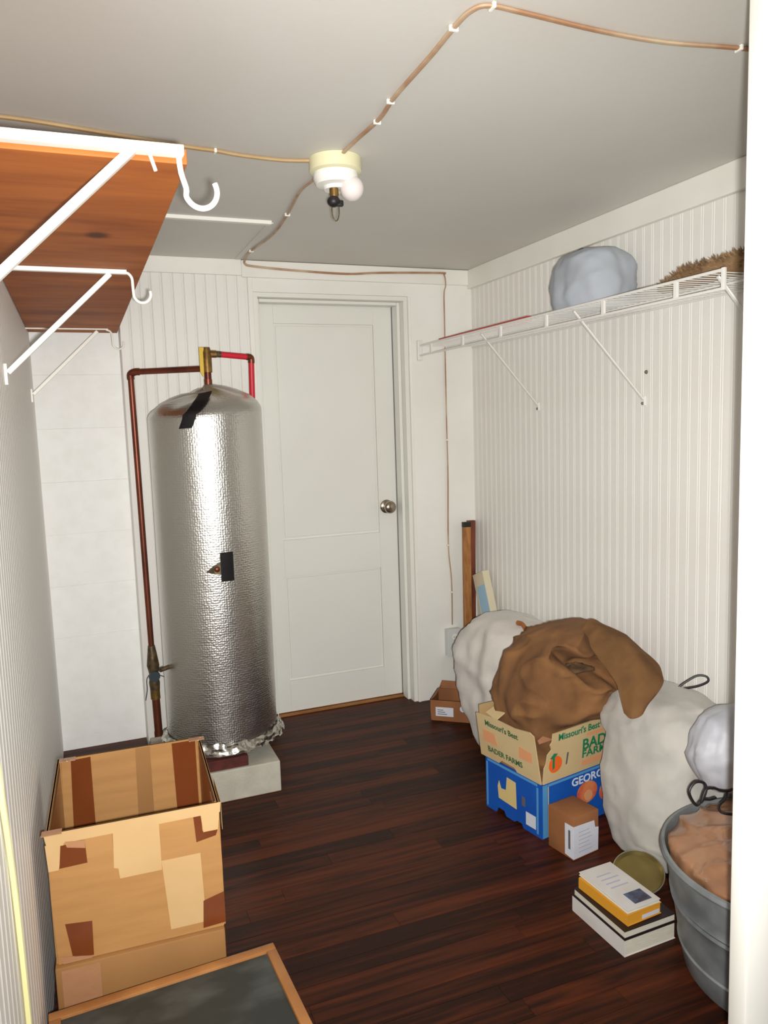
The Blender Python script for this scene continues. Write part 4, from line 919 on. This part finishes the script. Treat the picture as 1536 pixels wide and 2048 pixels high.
for sgn in (1,):
    hp_ = [(TX - 0.045, TY - rr_(0.23) - 0.004, 0.235), (TX - 0.04, TY - rr_(0.23) - 0.03, 0.215), (TX + 0.04, TY - rr_(0.23) - 0.03, 0.215), (TX + 0.045, TY - rr_(0.23) - 0.004, 0.235)]
    tb('tub_handle', smooth_path(hp_, 5), 0.005, m_galv, tu, 8)
bp_ = thing('paper_bundle', 'brown paper bundle in clear plastic heaped inside the metal tub', 'bundle', (TX, TY, 0.1))
def tpost(p):
    d = math.hypot(p.x - TX, p.y - TY); mx = rr_(min(p.z, TH)) - 0.008
    if p.z < 0.30 and d > mx: p.x = TX + (p.x - TX) * mx / d; p.y = TY + (p.y - TY) * mx / d
    if p.z > 0.318: p.y = min(p.y, 1.40)
    p.z = max(p.z, 0.006); return p
bm = blob((TX, TY, 0.008), 0.236, 0.236, [(0.0, 0.0), (0.0, 0.7), (0.08, 0.9), (0.2, 1.02), (0.262, 1.06), (0.292, 0.98), (0.312, 0.78), (0.324, 0.45), (0.326, 0.03)], nseg=84, sub=7, folds=0.02, nf=6, noise_amp=0.06, nscale=7, seed=31, sq=2.1, post=tpost, crease=0.06, cscale=12)
link('bundle', bm, m_brownpaper, bp_, smooth='all')
# black drawstring loops lying over the bag and the bundle
tb('drawstring', smooth_path([(1.376, 1.372, 0.36), (1.345, 1.36, 0.368), (1.318, 1.352, 0.378), (1.300, 1.355, 0.366), (1.283, 1.360, 0.399), (1.300, 1.360, 0.420), (1.323, 1.355, 0.416), (1.324, 1.350, 0.398), (1.306, 1.345, 0.377), (1.319, 1.345, 0.405), (1.342, 1.345, 0.404), (1.363, 1.345, 0.394), (1.395, 1.352, 0.383), (1.43, 1.36, 0.38)], 5), 0.0034, m_black, gb, 8)
tb('drawstring', smooth_path([(1.392, 1.352, 0.384), (1.372, 1.338, 0.374), (1.345, 1.33, 0.366), (1.333, 1.31, 0.362), (1.36, 1.30, 0.356), (1.40, 1.29, 0.352)], 5), 0.0032, m_black, gb, 8)

# ------------------------------------------------------------------ tin and books
tn = thing('tin_plate', 'round golden tin lid with bright rim on floor behind the books', 'tin', (1.385, 1.645, 0))
MT_ = Matrix.Translation(V(0, 0, 0))
tdir = V(-0.64, -0.77, 0); MT_ = Matrix.Translation(V(1.350, 1.615, 0.031)) @ Matrix.Rotation(math.radians(24), 4, V(0, 0, 1).cross(tdir))
bm = bmesh.new(); add_lathe(bm, [(0.001, -0.006), (0.058, -0.006), (0.066, 0.0), (0.069, 0.010), (0.066, 0.0105), (0.06, 0.003), (0.001, 0.002)], seg=48); bm.transform(MT_); link('tin_body', bm, m_tin, tn, smooth=True)
bm = bmesh.new(); add_tube(bm, [V(0.068 * math.cos(a), 0.068 * math.sin(a), 0.0112) for a in (2 * PI * k / 48 for k in range(48))], 0.0018, 8, closed=True); bm.transform(MT_); link('rim', bm, m_chrome, tn, smooth=True)
def book(name, label, M, L, W_, T_, covers, pages, spine, ct=0.0022, group='stacked books'):
    t = thing(name, label, 'book', M @ V(L / 2, W_ / 2, 0), group)
    t['wo'] = tuple(M @ V(L / 2, W_ / 2, 0))
    bm = bmesh.new(); add_box(bm, (0.002, 0.002, ct), (L - 0.002, W_ - 0.002, T_ - ct), M); link('pages', bm, pages, t)
    bm = bmesh.new(); add_box(bm, (0, 0, T_ - ct), (L, W_, T_), M, bev=0.0006); top = link('cover', bm, covers[0], t)
    bm = bmesh.new(); add_box(bm, (0, 0, 0), (L, W_, ct), M, bev=0.0006); link('cover', bm, covers[1], t)
    if spine is not None:
        side, mt = spine; bm = bmesh.new()
        if side == 'v0': add_box(bm, (0, -0.0005, ct), (L, 0.0018, T_ - ct), M)
        else: add_box(bm, (-0.0005, 0, ct), (0.0018, W_, T_ - ct), M)
        link('spine', bm, mt, t)
    return t, top
bka = math.radians(2.0)
Mk = frame((1.128, 1.397, 0), bka)
book('book', 'thick pale book at the bottom of the floor stack', Mk, 0.158, 0.200, 0.044, (m_bkblack, m_bkwhite), m_page, ('u0', m_bkwhite))
book('book', 'thin black-covered book under the yellow book in the floor stack', Mk @ Matrix.Translation(V(0.002, 0.002, 0.0445)), 0.158, 0.196, 0.020, (m_bkblack, m_bkblack), m_page, None)
Mk2 = frame((1.148, 1.410, 0.065), math.radians(4.5))
book('book', 'thick yellow-orange book lying on the black book', Mk2, 0.108, 0.178, 0.030, (m_bkyel, m_bkyel), m_bkyel, ('u0', m_bkyel))
Mk3 = frame((1.149, 1.413, 0.0955), math.radians(3.0))
tbk, top = book('booklet', 'white-covered booklet with small picture on top of the floor book stack', Mk3, 0.104, 0.182, 0.009, (m_bkwhite, m_bkwhite), m_page, None, 0.0015)
bm = bmesh.new(); add_box(bm, (0.035, 0.012, 0.0091), (0.088, 0.055, 0.0095), Mk3); link('cover_picture', bm, m_bkblue, top)
for k in range(4):
    bm = bmesh.new(); add_box(bm, (0.025, 0.085 + 0.018 * k, 0.0091), (0.08 - 0.01 * (k % 2), 0.090 + 0.018 * k, 0.0094), Mk3); link('title_line', bm, bpy.data.materials['label_print'], top)
bm = bmesh.new(); add_box(bm, (0.045, -0.0012, 0.006), (0.100, -0.0003, 0.016), Mk2); 
lbl = link('spine_label', bm, m_label, [o for o in bpy.data.objects if o.get('label', '').startswith('thick yellow')][0])

for o in bpy.data.objects:
    if 'wo' in o: del o['wo']
